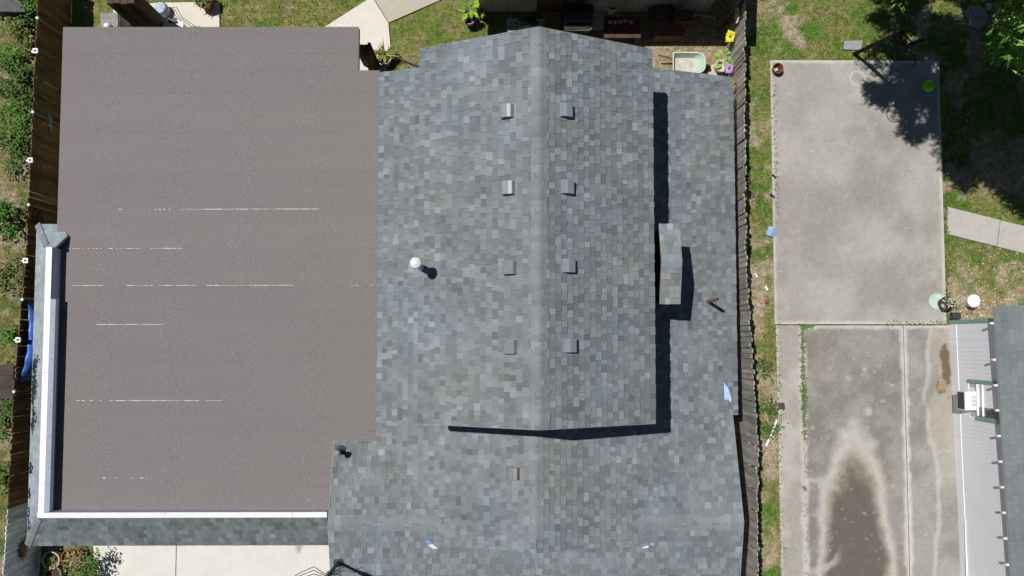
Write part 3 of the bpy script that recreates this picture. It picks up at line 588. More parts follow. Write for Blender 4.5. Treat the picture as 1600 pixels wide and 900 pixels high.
for py in (28, 175, 320, 468, 612):
    q = P(62 - (py - 28) * 0.07, py, 1.9); x = line_x(LT, q.y) + 0.05
    mb = MB(); mb.tube([(x, q.y, 0), (x, q.y, 1.86)], 0.022, 8); fp = mb.build('post', 'galvanised', lf); mb = MB(); mb.lathe([(0.03, 1.85), (0.045, 1.88), (0.035, 1.915), (0, 1.925)], (x, q.y, 0), 10); mb.build('post_cap', 'white_plastic', fp)
LT2 = [(-4.12, -12.34), (-5.8, -12.41), (-7.5, -12.5)]
gf = fence('whitewashed_fence', 'pale blue-grey painted fence section below the corner of the mansard roof', LT2, -4.15, -7.2, lambda y: jit((0.7, 0.75, 0.82), 0.12), 0.003, (-12.42, -5.6, 0), -1)
RT = [(9.9, 6.42), (8.9, 6.39), (8.04, 6.35), (6.36, 6.33), (3.86, 6.3), (1.55, 6.31), (-0.41, 6.42), (-2.66, 6.52), (-4.26, 6.49), (-5.84, 6.46), (-7.2, 6.45)]; RT = [(a, b - 0.08) for a, b in RT]
def rtint(y): return jit(R.choice(((0.4, 0.385, 0.36), (0.33, 0.31, 0.285), (0.45, 0.435, 0.41), (0.36, 0.35, 0.33), (0.38, 0.335, 0.27))), 0.12)
rf = fence('grey_fence', 'weathered grey picket fence between the shingled house and the driveway', RT, 9.8, -7.1, rtint, 0.009, (6.4, 1.5, 0), 1, 0.012, 0.04, 0.14, 1.88)

# lights and ornaments on the left fence
for i, ((x, y), where) in enumerate(zip(((62, 79), (55, 250), (43, 407), (33, 531)), ('nearest the top corner of the flat roof', 'beside the star ornament', 'beside the top end of the white coping', 'over the blue tarp'))):
    q = P(x, y, 1.95); b = Vector((line_x(LT, q.y) + 0.06, q.y, 1.82))
    t = thing('solar_light', 'square white solar light on the brown fence, ' + where, 'solar light', b, 'solar lights along the fence')
    mb = MB(); mb.box(b + Vector((0, 0, 0.06)), (0.075, 0.075, 0.1)); mb.box(b + Vector((0, 0, 0.115)), (0.125, 0.125, 0.02)); mb.build('housing', 'white_plastic', t)
    mb = MB(); mb.box(b + Vector((0, 0, 0.128)), (0.06, 0.06, 0.006)); mb.build('solar_panel', 'dark_grey', t)
    mb = MB(); mb.box(b + Vector((-0.09, 0, 0.05)), (0.09, 0.03, 0.025)); mb.build('bracket', 'white_plastic', t)
def on_left(px, py, z): q = P(px, py, z); return Vector((line_x(LT, q.y) + 0.02, q.y, z))
b = on_left(67, 263, 1.15); mb = MB()
for k in range(8):
    a = k * math.pi / 4; L = 0.2 if k % 2 == 0 else 0.1; mb.add([b + Vector((0.02, 0, 0)), b + Vector((0.005, math.cos(a + .35) * .05, math.sin(a + .35) * .05)), b + Vector((0.01, math.cos(a) * L, math.sin(a) * L)), b + Vector((0.005, math.cos(a - .35) * .05, math.sin(a - .35) * .05))], [(0, 1, 2), (0, 2, 3)])
tag(mb.build('star_ornament', 'galvanised', base=b), 'pale metal star ornament hung on the brown fence', 'ornament')
b = on_left(72, 192, 1.0); mb = MB(); mb.tube([b + Vector((0.02, -0.28, -0.1)), b + Vector((0.03, -0.1, 0)), b + Vector((0.03, 0.1, 0.03)), b + Vector((0.02, 0.22, 0.1))], [0.01, 0.045, 0.05, 0.025], 8)
for sy in (-0.05, 0.1):
    for sz in (-1, 1): mb.tube([b + Vector((0.03, sy, 0.02)), b + Vector((0.02, sy + 0.05, 0.12 * sz)), b + Vector((0.02, sy + 0.12, 0.15 * sz))], 0.013, 5)
tag(mb.build('lizard_ornament', 'verdigris', base=b), 'green lizard shaped ornament hung on the brown fence', 'ornament')
b = on_left(58, 340, 1.4); t = thing('wheel_ornament', 'dark round wheel hung on the brown fence above the mansard end', 'ornament', b)
mb = MB(); mb.tube([b + Vector((0.03, 0.22 * math.cos(k * math.pi / 12), 0.22 * math.sin(k * math.pi / 12))) for k in range(25)], 0.015, 6); mb.build('rim', 'dark_grey', t)
for k in range(6):
    mb = MB(); a = k * math.pi / 3; mb.tube([b + Vector((0.03, 0, 0)), b + Vector((0.03, 0.22 * math.cos(a), 0.22 * math.sin(a)))], 0.009, 5); mb.build('spoke', 'dark_grey', t)
# blue tarp bulging along the fence
y0, y1 = P(33, 468, 1.7).y, P(23, 598, 1.7).y; n = 24; rows = []; 
for i in range(n + 1):
    s = i / n; y = y0 + (y1 - y0) * s; x = line_x(LT, y) + 0.03; bul = 0.2 * math.sin(math.pi * s) ** 0.9; fo = 0.02 * math.sin(s * 37)
    rows.append([(x + bul * 0.62, y, 1.62 + fo), (x + bul * 0.85, y, 1.6), (x + bul + 0.13 * math.sin(math.pi * s), y, 1.54 + fo), (x + bul + 0.14 * math.sin(math.pi * s), y, 1.3), (x + bul * 0.95 + fo, y, 0.5), (x + bul * 0.8, y, 0.02)])
mb = MB(); v = [p for r in rows for p in r]; mb.add(v, [(i * 6 + k, i * 6 + k + 1, i * 6 + 7 + k, i * 6 + 6 + k) for i in range(n) for k in range(5)])
tp = mb.build('blue_tarp', 'blue_tarp', base=((rows[12][0][0]), rows[12][0][1], 0), smooth=True); md = tp.modifiers.new('thick', 'SOLIDIFY'); md.thickness = 0.006
tag(tp, 'bright blue tarp bulging out along the brown fence', 'tarp')
# sunburst ornament on the pale fence
q = P(31, 858, 1.0); b = Vector((line_x(LT2, q.y) + 0.03, q.y, 1.0)); t = thing('sunburst_ornament', 'rusty sunburst ornament with dark rays on the pale painted fence', 'ornament', b)
mb = MB(); mb.lathe([(0.17, 0), (0.17, 0.015), (0.12, 0.04), (0, 0.055)], b, 20, M=Matrix.Rotation(math.pi / 2, 3, 'Y')); mb.build('disc', 'mid_wood', t)
for k in range(22):
    a = k * math.pi / 11; L = 0.36 if k % 2 else 0.28; mb = MB(); mb.tube([b + Vector((0.012, 0.16 * math.cos(a), 0.16 * math.sin(a))), b + Vector((0.012, L * math.cos(a + 0.08), L * math.sin(a + 0.08)))], [0.014, 0.004], 5); mb.build('ray', 'dark_wood', t)

# ornaments on the right fence, standing a little off the boards
def on_right(px, py, z, off=0.06): q = P(px, py, z); return Vector((line_x(RT, q.y) - 0.02 - off, q.y, z))
FACEX = Matrix.Rotation(-math.pi / 2, 3, 'Y')
b = on_right(1157, 24, 1.35, 0.05); t = thing('sun_disc', 'yellow disc ornament with a scalloped rim, nearest the top of the grey fence', 'ornament', b)
mb = MB(); mb.lathe([(0.17, 0), (0.17, 0.02), (0.08, 0.05), (0, 0.06)], b, 20, M=FACEX); mb.build('disc', 'yellow', t)
for k in range(16):
    a = k * math.pi / 8; mb = MB(); mb.lathe([(0.03, 0), (0.02, 0.025), (0, 0.03)], b + Vector((0, 0.18 * math.cos(a), 0.18 * math.sin(a))), 8, M=FACEX); mb.build('scallop', 'white_plastic', t)
def flower(px, py, z, m, name, label, n, r, off):
    b = on_right(px, py, z, off); t = thing(name, label, 'ornament', b); nn = Vector((-0.75, -0.1, 0.65)).normalized(); e1_ = nn.cross(Vector((0, 1, 0))).normalized(); e2_ = nn.cross(e1_)
    for k in range(n):
        a = k * 2 * math.pi / n; rr = r if k % 2 else r * 0.8; d = e1_ * math.cos(a) + e2_ * math.sin(a) + nn * 0.2; s = (e2_ * math.cos(a) - e1_ * math.sin(a)) * r * 0.42; mb = MB()
        mb.add([b, b + d * rr * 0.6 + s, b + d * rr, b + d * rr * 0.6 - s, b + d * rr * 0.55 + nn * 0.02], [(0, 1, 4), (1, 2, 4), (2, 3, 4), (3, 0, 4)]); pt_ = mb.build('petal', m, t); so = pt_.modifiers.new('thick', 'SOLIDIFY'); so.thickness = 0.004
    mb = MB(); mb.lathe([(0.045, 0), (0.04, 0.03), (0, 0.04)], b, 12, M=FACEX); mb.build('flower_centre', 'dark_grey', t)
    mb = MB(); mb.tube([b, b + Vector((off + 0.02, 0.03, 0.02))], 0.008, 5); mb.build('stem', 'dark_grey', t)
flower(1146, 57, 1.05, 'lemon', 'flower_ornament', 'lemon yellow metal flower standing off the grey fence', 9, 0.19, 0.14)
flower(1146, 107, 0.95, 'lilac', 'flower_ornament', 'lilac metal flower on the grey fence beside the potted plant', 9, 0.16, 0.14)
b = on_right(1157, 131, 1.2, 0.04); t = thing('butterfly_ornament', 'orange yellow butterfly ornament on the grey fence, lowest of its ornaments', 'ornament', b)
for sy in (-1, 1):
    for sz, L in ((1, 0.2), (-1, 0.15)):
        mb = MB(); mb.add([b, b + Vector((-0.05, sy * L * 0.5, sz * L)), b + Vector((-0.07, sy * L * 0.9, sz * L * 0.7)), b + Vector((-0.05, sy * L * 0.75, sz * 0.02))], [(0, 1, 2, 3)]); o = mb.build('wing', 'yellow', t); so = o.modifiers.new('thick', 'SOLIDIFY'); so.thickness = 0.004
mb = MB(); mb.tube([b + Vector((-0.01, 0, -0.14)), b + Vector((-0.02, 0, 0)), b + Vector((-0.01, 0, 0.12))], [0.008, 0.02, 0.012], 6); mb.build('body', 'dark_grey', t)

# ------------------------------------------------------------------ neighbour house at the right edge
nb = thing('neighbour_house', 'pale lavender sided house with grey shingle roof and green trim at the right edge', 'house', P(1490, 520))
wx = lambda y: 12.285 + (0.58 - y) * 0.0168
mb = MB(); y = 0.5; mb.prism([(wx(0.58) + 0.012, 0.58, 2.72), (wx(-8) + 0.012, -8, 2.72), (17, -8, 2.72), (17, 0.58, 2.72)], (0, 0, -2.72)); nw = mb.build('wall', 'pale_siding', nb)
widths = [0.21, 0.22, 0.21] + [0.108] * 90; y = 0.5
AC0, AC1 = P(1520, 611, 1.1).y, P(1520, 640, 1.1).y; W0, W1 = P(1525, 598, 1.4).y, P(1525, 652, 1.4).y
for w in widths:
    ya, yb_ = y, y - w + 0.004; y -= w
    if ya < -8: break
    for z0, z1, off in ((0.03, 0.42, 0.012), (0.425, 2.7, 0.0)):
        if z1 < 1: 
            continue
        segs = [(z0, z1)]
        if yb_ < W0 and ya > W1: segs = [(z0, 0.92)]
        for s0, s1 in segs:
            mb = MB(); x = wx(ya); mb.prism([(x + 0.004, ya, s1), (x + 0.002 + (ya - yb_) * 0.0168, yb_, s1), (x + 0.06, yb_, s1), (x + 0.06, ya, s1)], (0, 0, s0 - s1)); mb.build('siding_board', 'pale_siding', nw)
y = 0.5
for w in (0.42, 0.23) + (1.2,) * 6:
    mb = MB(); mb.prism([(wx(y) - 0.008, y, 0.42), (wx(y - w + 0.006) - 0.008, y - w + 0.006, 0.42), (wx(y) + 0.05, y - w + 0.006, 0.42), (wx(y) + 0.05, y, 0.42)], (0, 0, -0.38)); mb.build('skirt_board', 'pale_siding', nw); y -= w
mb = MB(); mb.box((wx(0.55) + 0.02, 0.555, 1.36), (0.09, 0.1, 2.7)); mb.build('corner_board', 'green_trim', nb)
mb = MB(); e0, e1 = P(1553, 478, 2.8), P(1580, 900, 2.8); kx = (e1.x - e0.x) / (e0.y - e1.y); mb.prism([(e0.x, e0.y, 2.8), (e0.x + kx * 8.4, e0.y - 8.4, 2.8), (17.5 + kx * 8.4, e0.y - 8.4, 4.2), (17.5, e0.y, 4.2)], (0, 0, -0.07)); nr = mb.build('roof', 'fascia', nb)
ex = lambda y: e0.x + (e0.y - y) * kx
slope = 1.4 / (17.5 - e0.x); to2, to3 = plane_fn((e0.x, e0.y, 2.8), (1, kx), slope); expo = 0.142
for i in range(11):
    v = i * expo; off = (i % 2) * 0.16 + R.uniform(-0.02, 0.02); u = -0.02 - off
    while u < 7.3:
        a, c = max(u, -0.0), u + 0.32; k = 0.195 * math.exp(R.gauss(0, 0.045)); t_ = (0.88 * k, k, 1.04 * k)
        if c > a + 0.02:
            q = [(a + 0.003, v), (c - 0.003, v), (c - 0.003, v + expo + 0.02), (a + 0.003, v + expo + 0.02)]; mb = MB()
            top = [to3(t[0], t[1], 0.002 + 0.008 * (1 - 0.8 * (t[1] - v) / (expo + 0.02))) for t in q]; mb.add(top + [p - Vector((0, 0, 0.008)) for p in top], [(0, 1, 2, 3), (0, 4, 5, 1), (1, 5, 6, 2), (3, 7, 4, 0)], t_); mb.build('shingle', 'shingle', nr)
        u += 0.32
for py in (505, 562, 602, 641, 681, 721, 761, 801, 841, 882):
    q = P(1552 + (py - 500) * 0.065, py, 2.7); mb = MB(); x = ex(q.y) + 0.0; mb.box((x, q.y, 2.69), (0.14, 0.05, 0.08)); mb.build('rafter_tail', 'white_plastic', nb)
# window with green trim, sashes and the air conditioner below
xw = wx((W0 + W1) / 2); ym = (W0 + W1) / 2
wd = MB(); wd.box((xw + 0.03, ym, 1.75), (0.03, W0 - W1 - 0.04, 1.4)); wd = wd.build('window', 'glass', nb)
for yy, zz, s in ((W0 + 0.03, 1.7, (0.06, 0.09, 1.56)), (W1 - 0.03, 1.9, (0.06, 0.09, 1.16)), (ym, 2.46, (0.05, W0 - W1, 0.07))):
    mb = MB(); mb.box((xw - 0.01, yy, zz), s); mb.build('trim', 'green_trim', wd)
for zz, s in ((1.36, 0.045), (1.62, 0.03)):
    mb = MB(); mb.box((xw - 0.005, ym, zz), (0.05, W0 - W1 - 0.08, s)); mb.build('sash', 'white_plastic', wd)
for yy in (W0 - 0.07, W1 + 0.07):
    mb = MB(); mb.box((xw + 0.012, yy, 1.14), (0.02, 0.12, 0.36)); mb.build('side_panel', 'cream_pot', wd)
ac = thing('air_conditioner', 'white window air conditioner jutting from the pale sided wall', 'air conditioner', (xw - 0.12, (AC0 + AC1) / 2, 0.95))
mb = MB(); mb.box((xw - 0.14, (AC0 + AC1) / 2, 1.14), (0.36, AC0 - AC1, 0.38)); mb.build('casing', 'white_plastic', ac)
mb = MB(); mb.box((xw - 0.324, (AC0 + AC1) / 2, 1.14), (0.012, AC0 - AC1 - 0.05, 0.32)); mb.build('grille', 'dark_grey', ac)
for k in range(3):
    for j in range(5): 
        mb = MB(); mb.box((xw - 0.13 + j * 0.022, (AC0 + AC1) / 2 + 0.1 - k * 0.1, 1.3315), (0.01, 0.08, 0.004)); mb.build('louvre', 'galvanised', ac)
mb = MB(); mb.tube([(wx(-5) - 0.02, P(0, 810).y, 0.45), (wx(-5) - 0.02, -7, 0.45)], 0.016, 6); mb.build('pipe', 'white_plastic', nb)

# ------------------------------------------------------------------ shed at the top of the back yard
shed = thing('garden_shed', 'grey boarded shed wall in deep shade at the top of the back yard', 'shed', (2.4, 9.25, 0))
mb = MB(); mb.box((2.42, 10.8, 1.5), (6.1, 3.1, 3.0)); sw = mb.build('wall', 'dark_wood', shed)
x = -0.66
for i in range(16):
    w = 0.4
    if 1.08 < x + 0.2 < 1.6: x += w; continue                    # dark doorway
    mb = MB(); mb.box((x + w / 2, 9.235, 1.5), (w - 0.012, 0.02, 2.96)); mb.build('wall_board', 'shed_wall', sw); x += w
    if x > 5.35: break
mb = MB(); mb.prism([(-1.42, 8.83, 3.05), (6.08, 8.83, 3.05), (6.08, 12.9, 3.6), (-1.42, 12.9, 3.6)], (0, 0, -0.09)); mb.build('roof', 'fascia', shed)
# clutter in its shade
b = P(824, 34, 0.0); b = P(824, 36, 0.95); b.z = 0
t = thing('kettle_grill', 'round black kettle grill standing in a chrome cart by the ridge', 'grill', b)
mb = MB(); mb.lathe([(0.02, 0.55), (0.16, 0.6), (0.25, 0.72), (0.28, 0.85)], b, 24); mb.build('bowl', 'black_gloss', t, smooth=True)
mb = MB(); mb.lathe([(0.285, 0.85), (0.27, 0.93), (0.2, 1.02), (0.09, 1.07), (0, 1.08)], b, 24); mb.build('lid', 'black_gloss', t, smooth=True)
for k in range(3):
    a = k * 2.09 + 0.4; mb = MB(); mb.tube([b + Vector((0.15 * math.cos(a), 0.15 * math.sin(a), 0.6)), b + Vector((0.33 * math.cos(a), 0.33 * math.sin(a), 0))], 0.014, 6); mb.build('leg', 'dark_grey', t)
b2 = P(822, 41, 0.8); b2.z = 0; t = thing('chrome_cart', 'chrome wire cart around the black kettle grill', 'cart', b2)
for sx in (-0.5, -0.24, 0.3, 0.5):
    mb = MB(); mb.tube([b2 + Vector((sx, 0.18, 0.82)), b2 + Vector((sx, -0.3, 0.82))], 0.014, 6); mb.build('bar', 'chrome', t)
for sy in (0.18, -0.3):
    mb = MB(); mb.tube([b2 + Vector((-0.5, sy, 0.82)), b2 + Vector((0.5, sy, 0.82))], 0.014, 6); mb.build('rail', 'chrome', t)
for sx in (-0.5, 0.5):
    for sy in (0.18, -0.3): mb = MB(); mb.tube([b2 + Vector((sx, sy, 0)), b2 + Vector((sx, sy, 0.82))], 0.014, 6); mb.build('leg', 'chrome', t)
mb = MB(); mb.box(b2 + Vector((-0.37, -0.06, 0.79)), (0.24, 0.44, 0.012)); mb.build('shelf', 'galvanised', t); mb = MB(); mb.box(b2 + Vector((0.4, -0.06, 0.79)), (0.2, 0.44, 0.012)); mb.build('shelf', 'galvanised', t)
b = P(905, 24, 0.9); b.z = 0; t = thing('gas_grill', 'black barrel gas grill with a long bright handle under the shed eave', 'grill', b)
prof = [(-0.28, 0.8), (-0.3, 0.95), (-0.2, 1.12), (0.02, 1.2), (0.22, 1.12), (0.3, 0.95), (0.28, 0.8)]; n = len(prof); mb = MB()
mb.add([b + Vector((-0.42, y, z)) for y, z in prof] + [b + Vector((0.35, y, z)) for y, z in prof], [tuple(range(n)), tuple(range(2 * n - 1, n - 1, -1))] + [(i, i + n, (i + 1) % n + n, (i + 1) % n) for i in range(n)]); mb.build('hood', 'black', t)
mb = MB(); mb.box(b + Vector((-0.04, 0, 0.4)), (0.74, 0.5, 0.8)); mb.build('cabinet', 'dark_grey', t)
mb = MB(); mb.tube([b + Vector((-0.36, -0.36, 0.96)), b + Vector((-0.33, -0.38, 0.98)), b + Vector((0.26, -0.38, 0.98)), b + Vector((0.33, -0.36, 0.96))], [0.07, 0.075, 0.06, 0.03], 12); mb.build('handle', 'chrome', t)
mb = MB(); mb.box(b + Vector((0.52, -0.1, 0.82)), (0.28, 0.5, 0.03)); mb.build('side_shelf', 'stone', t)
def bucket(px, py, zt, r, h, m, lid, label, name='bucket'):
    b = P(px, py, zt); b.z = 0; t = thing(name, label, 'bucket', b)
    mb = MB(); mb.lathe([(r * 0.84, 0.0), (r * 0.97, h * 0.97), (r, h)] + ([] if lid else [(r * 0.93, h), (r * 0.8, 0.04), (0, 0.04)]), b, 24); mb.build('body', m, t)
    if lid: mb = MB(); mb.lathe([(r * 1.06, h - 0.03), (r * 1.07, h + 0.008), (r * 0.97, h + 0.016), (r * 0.93, h + 0.006), (0, h + 0.006)], b, 28); mb.build('lid', m, t)
    else: mb = MB(); mb.tube([b + Vector((r * math.cos(a), r * math.sin(a) * 0.5 - 0.02, h - 0.03 + 0.02 * math.sin(a))) for a in [k * math.pi / 8 for k in range(9)]], 0.006, 5); mb.build('handle', 'galvanised', t)
    return t
bucket(957, 8, 0.38, 0.15, 0.38, 'white_plastic', False, 'open white plastic bucket in the shade by the shed wall')
bucket(1522, 470, 0.37, 0.165, 0.36, 'white_plastic', True, 'white bucket with a closed lid on the bare ground by the neighbour house')
for i in range(5):
    b = P(953 + i * 8, 34 + R.uniform(-1.5, 1.5), 0.7); r = 0.055; mb = MB(); mb.lathe([(0, -0.04), (r, -0.02), (r * 1.05, 0.02), (r * 0.5, 0.06), (0, 0.065)], b, 7, sx=1.2); tag(mb.build('pink_stone', 'pink_stone', base=b), ('leftmost', 'second', 'middle', 'fourth', 'rightmost')[i] + ' pinkish stone of the row on the brown bench', 'stone', 'row of stones on the bench')
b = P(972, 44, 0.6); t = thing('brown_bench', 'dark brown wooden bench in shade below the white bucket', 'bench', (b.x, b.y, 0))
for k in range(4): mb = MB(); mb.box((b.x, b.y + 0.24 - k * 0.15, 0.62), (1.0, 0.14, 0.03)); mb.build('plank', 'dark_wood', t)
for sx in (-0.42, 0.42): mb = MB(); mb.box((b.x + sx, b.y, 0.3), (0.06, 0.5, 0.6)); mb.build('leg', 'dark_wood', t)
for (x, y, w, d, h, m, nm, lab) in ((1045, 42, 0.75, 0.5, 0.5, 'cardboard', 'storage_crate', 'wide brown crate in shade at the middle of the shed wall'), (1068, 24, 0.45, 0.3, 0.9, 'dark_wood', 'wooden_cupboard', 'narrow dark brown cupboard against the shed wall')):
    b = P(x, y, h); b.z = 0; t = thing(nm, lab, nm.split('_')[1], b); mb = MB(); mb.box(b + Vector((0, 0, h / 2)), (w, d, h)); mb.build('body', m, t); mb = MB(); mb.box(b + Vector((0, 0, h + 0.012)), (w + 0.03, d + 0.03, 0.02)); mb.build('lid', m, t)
b = P(1035, 20, 0.6); mb = MB(); q = [(x, y) for x in np.linspace(-0.35, 0.35, 10) for y in np.linspace(-0.2, 0.2, 6)]
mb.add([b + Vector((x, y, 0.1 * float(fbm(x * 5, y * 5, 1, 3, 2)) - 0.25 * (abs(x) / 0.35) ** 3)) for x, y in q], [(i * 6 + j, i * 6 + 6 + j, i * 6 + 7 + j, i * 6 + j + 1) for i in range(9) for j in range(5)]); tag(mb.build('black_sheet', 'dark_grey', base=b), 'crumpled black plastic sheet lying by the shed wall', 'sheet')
def rock(px, py, r, m, name, label, group=None, z=0.0, flat_=0.7, seed=0):
    rr = random.Random(seed + int(px)); b = P(px, py, z); bm_v = []; mb = MB(); n = 9
    prof = [(0.0, -0.2), (0.75, -0.15), (1.0, 0.25), (0.7, 0.7), (0.0, 0.8)]; o = len(mb.v)
    mb.lathe([(a * r, c * r * flat_) for a, c in prof], b, n); mb.v = [tuple(Vector(q) + Vector((rr.uniform(-1, 1), rr.uniform(-1, 1), rr.uniform(-0.6, 0.6))) * r * 0.16) for q in mb.v]
    return tag(mb.build(name, m, base=b), label, 'rock', group)
for i in range(9): rock(992 + (i % 5) * 9 + R.uniform(-3, 3), 50 + (i // 5) * 9 + R.uniform(-3, 3), 0.075, 'stone', 'grey_rock', 'small grey rock in the pile by the roof corner, ' + ('upper' if i < 5 else 'lower') + ' row, ' + ('first', 'second', 'third', 'fourth', 'fifth')[i % 5] + ' from the left', 'rock pile by the roof corner', seed=i)
rock(1091, 63, 0.13, 'stone', 'grey_rock', 'single rounded grey rock at the edge of the shed shadow'); rock(1524, 27, 0.33, 'stone', 'boulder', 'large grey boulder in the shade under the tree', seed=3); rock(1544, 11, 0.1, 'tan_stone', 'pale_rock', 'small pale rock beside the boulder under the tree')
mb = MB(); b = P(1098, 30); mb.tube([b + Vector((-0.3, 0.05, 0.25)), b + Vector((0.0, 0, 0.3)), b + Vector((0.3, -0.05, 0.2))], 0.03, 7); mb.tube([b + Vector((0.3, -0.05, 0.2)), b + Vector((0.32, -0.1, 0.0))], 0.02, 6); mb.tube([b + Vector((-0.3, 0.05, 0.25)), b + Vector((-0.3, 0.0, 0.0))], 0.02, 6)
tag(mb.build('pipe_trestle', 'galvanised', base=b), 'bent metal pipe trestle in shade between the crate and the grey fence', 'trestle')
for i, (x0, y0, x1, y1) in enumerate(((1122, 46, 1137, 4), (1130, 40, 1143, 2))):
    a = P(x0, y0, 0.05); c = Vector((6.3 - 0.03 * i, 8.5 + 0.4 * i, 1.75)); mb = MB(); mb.tube([a, c], 0.028, 6); tag(mb.build('leaning_pole', 'dark_wood', base=a), ('left' if i == 0 else 'right') + ' one of two dark poles leaning on the grey fence in shade', 'pole', 'poles leaning on the fence')
# wheelbarrow
zt = 0.62; k0, k1 = P(1051, 81, zt), P(1103, 114, zt); cx, cy = (k0.x + k1.x) / 2, (k0.y + k1.y) / 2; hw, hd = (k1.x - k0.x) / 2, (k0.y - k1.y) / 2
t = thing('wheelbarrow', 'pale green wheelbarrow with dried cement in its tray', 'wheelbarrow', (cx, cy, 0))
def rrect(cx, cy, hx, hy, r0, r1, z, n=5):
    out = []
    for sx, sy, r, a0_ in ((1, 1, r1, 0), (-1, 1, r0, 90), (-1, -1, r0, 180), (1, -1, r1, 270)):
        for k in range(n):
            a = math.radians(a0_ + 90 * k / (n - 1)); out.append(Vector((cx + sx * (hx - r) + r * math.cos(a), cy + sy * (hy - r) + r * math.sin(a), z)))
    return out
A = rrect(cx, cy, hw, hd, 0.06, 0.2, zt); B = rrect(cx, cy, hw - 0.03, hd - 0.03, 0.05, 0.19, zt); Cc = rrect(cx - 0.08, cy - 0.0, hw * 0.66, hd * 0.72, 0.05, 0.08, zt - 0.27); D = rrect(cx - 0.08, cy, hw * 0.64, hd * 0.7, 0.05, 0.08, zt - 0.3); n = len(A); mb = MB()
rings = [A, B, Cc]; q = [p for r in rings for p in r] + [p + Vector((0, 0, -0.02)) for p in A] + D
mb.add(q, [(r * n + i, r * n + (i + 1) % n, (r + 1) * n + (i + 1) % n, (r + 1) * n + i) for r in (0, 1) for i in range(n)] + [tuple(2 * n + i for i in range(n))] + [(3 * n + i, 3 * n + (i + 1) % n, (i + 1) % n, i) for i in range(n)] + [(4 * n + i, 4 * n + (i + 1) % n, 3 * n + (i + 1) % n, 3 * n + i) for i in range(n)]); tray = mb.build('tray', 'pale_green', t)
mb = MB(); mb.prism(rrect(cx - 0.09, cy, hw * 0.64, hd * 0.7, 0.05, 0.08, zt - 0.25), (0, 0, -0.01)); mb.build('cement_crust', 'dried_cement', tray)
for sy in (-1, 1):
    mb = MB(); mb.tube([(cx + 0.45, cy + sy * 0.08, 0.2), (cx - 0.36, cy + sy * 0.2, 0.27), (cx - 0.82, cy + sy * 0.25, 0.48)], 0.02, 6); mb.build('handle', 'handle_wood', t)
    mb = MB(); mb.tube([(cx - 0.2, cy + sy * 0.2, 0.27), (cx - 0.24, cy + sy * 0.22, 0), (cx - 0.05, cy + sy * 0.17, 0.25)], 0.014, 6); mb.build('leg', 'dark_grey', t)
mb = MB(); mb.lathe([(0.07, -0.04), (0.17, -0.035), (0.19, 0), (0.17, 0.035), (0.07, 0.04)], (cx + 0.5, cy, 0.19), 20, M=Matrix.Rotation(math.pi / 2, 3, 'X')); mb.build('wheel', 'tyre', t)

# ------------------------------------------------------------------ pots and plants
def pot(px, py, zt, r, h, m, label, name='potted_plant', cat='potted plant', soil=True):
    b = P(px, py, zt); b.z = 0.05 if zt < 0 else 0.0; t = thing(name, label, cat, b)
    mb = MB(); mb.lathe([(r * 0.68, 0), (r * 0.93, h * 0.86), (r, h * 0.87), (r * 1.02, h), (r * 0.9, h), (r * 0.86, h * 0.8), (r * 0.6, 0.03), (0, 0.03)], b, 22); mb.build('pot', m, t)
    if soil: mb = MB(); mb.lathe([(r * 0.86, h * 0.82), (r * 0.4, h * 0.86), (0, h * 0.87)], b, 14); mb.build('soil', 'soil', t)
    return t, b
def big_leaves(t, b, n, L, W, z, cols, spread=1.0, z2=0.25):
    for k in range(n):
        a = k * 2.4 + R.uniform(-0.3, 0.3); rr = R.uniform(0.05, 0.16) * spread; p0 = b + Vector((rr * math.cos(a), rr * math.sin(a), z + R.uniform(0.0, z2))); d = Vector((math.cos(a), math.sin(a), R.uniform(-0.2, 0.35))).normalized()
        l = L * R.uniform(0.75, 1.15); s = d.cross(Vector((0, 0, 1))).normalized() * W * R.uniform(0.8, 1.1) * 0.5; dn = Vector((0, 0, -1)); mb = MB(); c = jit(R.choice(cols), 0.15)
        mb.add([p0, p0 + d * l * 0.3 + s * 0.85 - dn * 0.01, p0 + d * l * 0.65 + s * 0.7, p0 + d * l + dn * 0.05, p0 + d * l * 0.65 - s * 0.7, p0 + d * l * 0.3 - s * 0.85 - dn * 0.01, p0 + d * l * 0.35 + dn * 0.02, p0 + d * l * 0.68 + dn * 0.025], [(0, 1, 6), (1, 2, 7, 6), (2, 3, 7), (3, 4, 7), (4, 5, 6, 7), (5, 0, 6)], c); mb.build('leaf', 'leaf', t)
        mb = MB(); mb.tube([b + Vector((0, 0, z - 0.15)), p0], 0.008, 5); mb.build('stalk', 'pale_green', t)
LIME = [(0.22, 0.36, 0.03), (0.3, 0.42, 0.04), (0.14, 0.28, 0.04)]
t, b = pot(733, 27, 0.42, 0.19, 0.42, 'purple_pot', 'purple rimmed pot with big lime leaves on the lawn above the gable'); big_leaves(t, b + Vector((0.03, 0.16, 0)), 12, 0.24, 0.17, 0.45, LIME, 0.9, 0.35)
t, b = pot(753, 21, 0.3, 0.1, 0.26, 'dark_grey', 'small yellow-leaved plant beside the purple rimmed pot'); big_leaves(t, b, 6, 0.12, 0.09, 0.28, [(0.4, 0.42, 0.06), (0.25, 0.32, 0.05)], 0.6, 0.1)
t, b = pot(1128, 102, 0.42, 0.18, 0.42, 'navy_pot', 'dark blue pot with broad pale green leaves beside the grey fence'); big_leaves(t, b + Vector((0.05, 0.14, 0)), 12, 0.2, 0.15, 0.46, [(0.25, 0.42, 0.1), (0.2, 0.36, 0.06), (0.36, 0.48, 0.1)], 1.0, 0.35)
mb = MB(); mb.lathe([(0.16, 0.4), (0.19, 0.42), (0.17, 0.44), (0.14, 0.42)], b, 20); mb.build('rim', 'cream_pot', t)
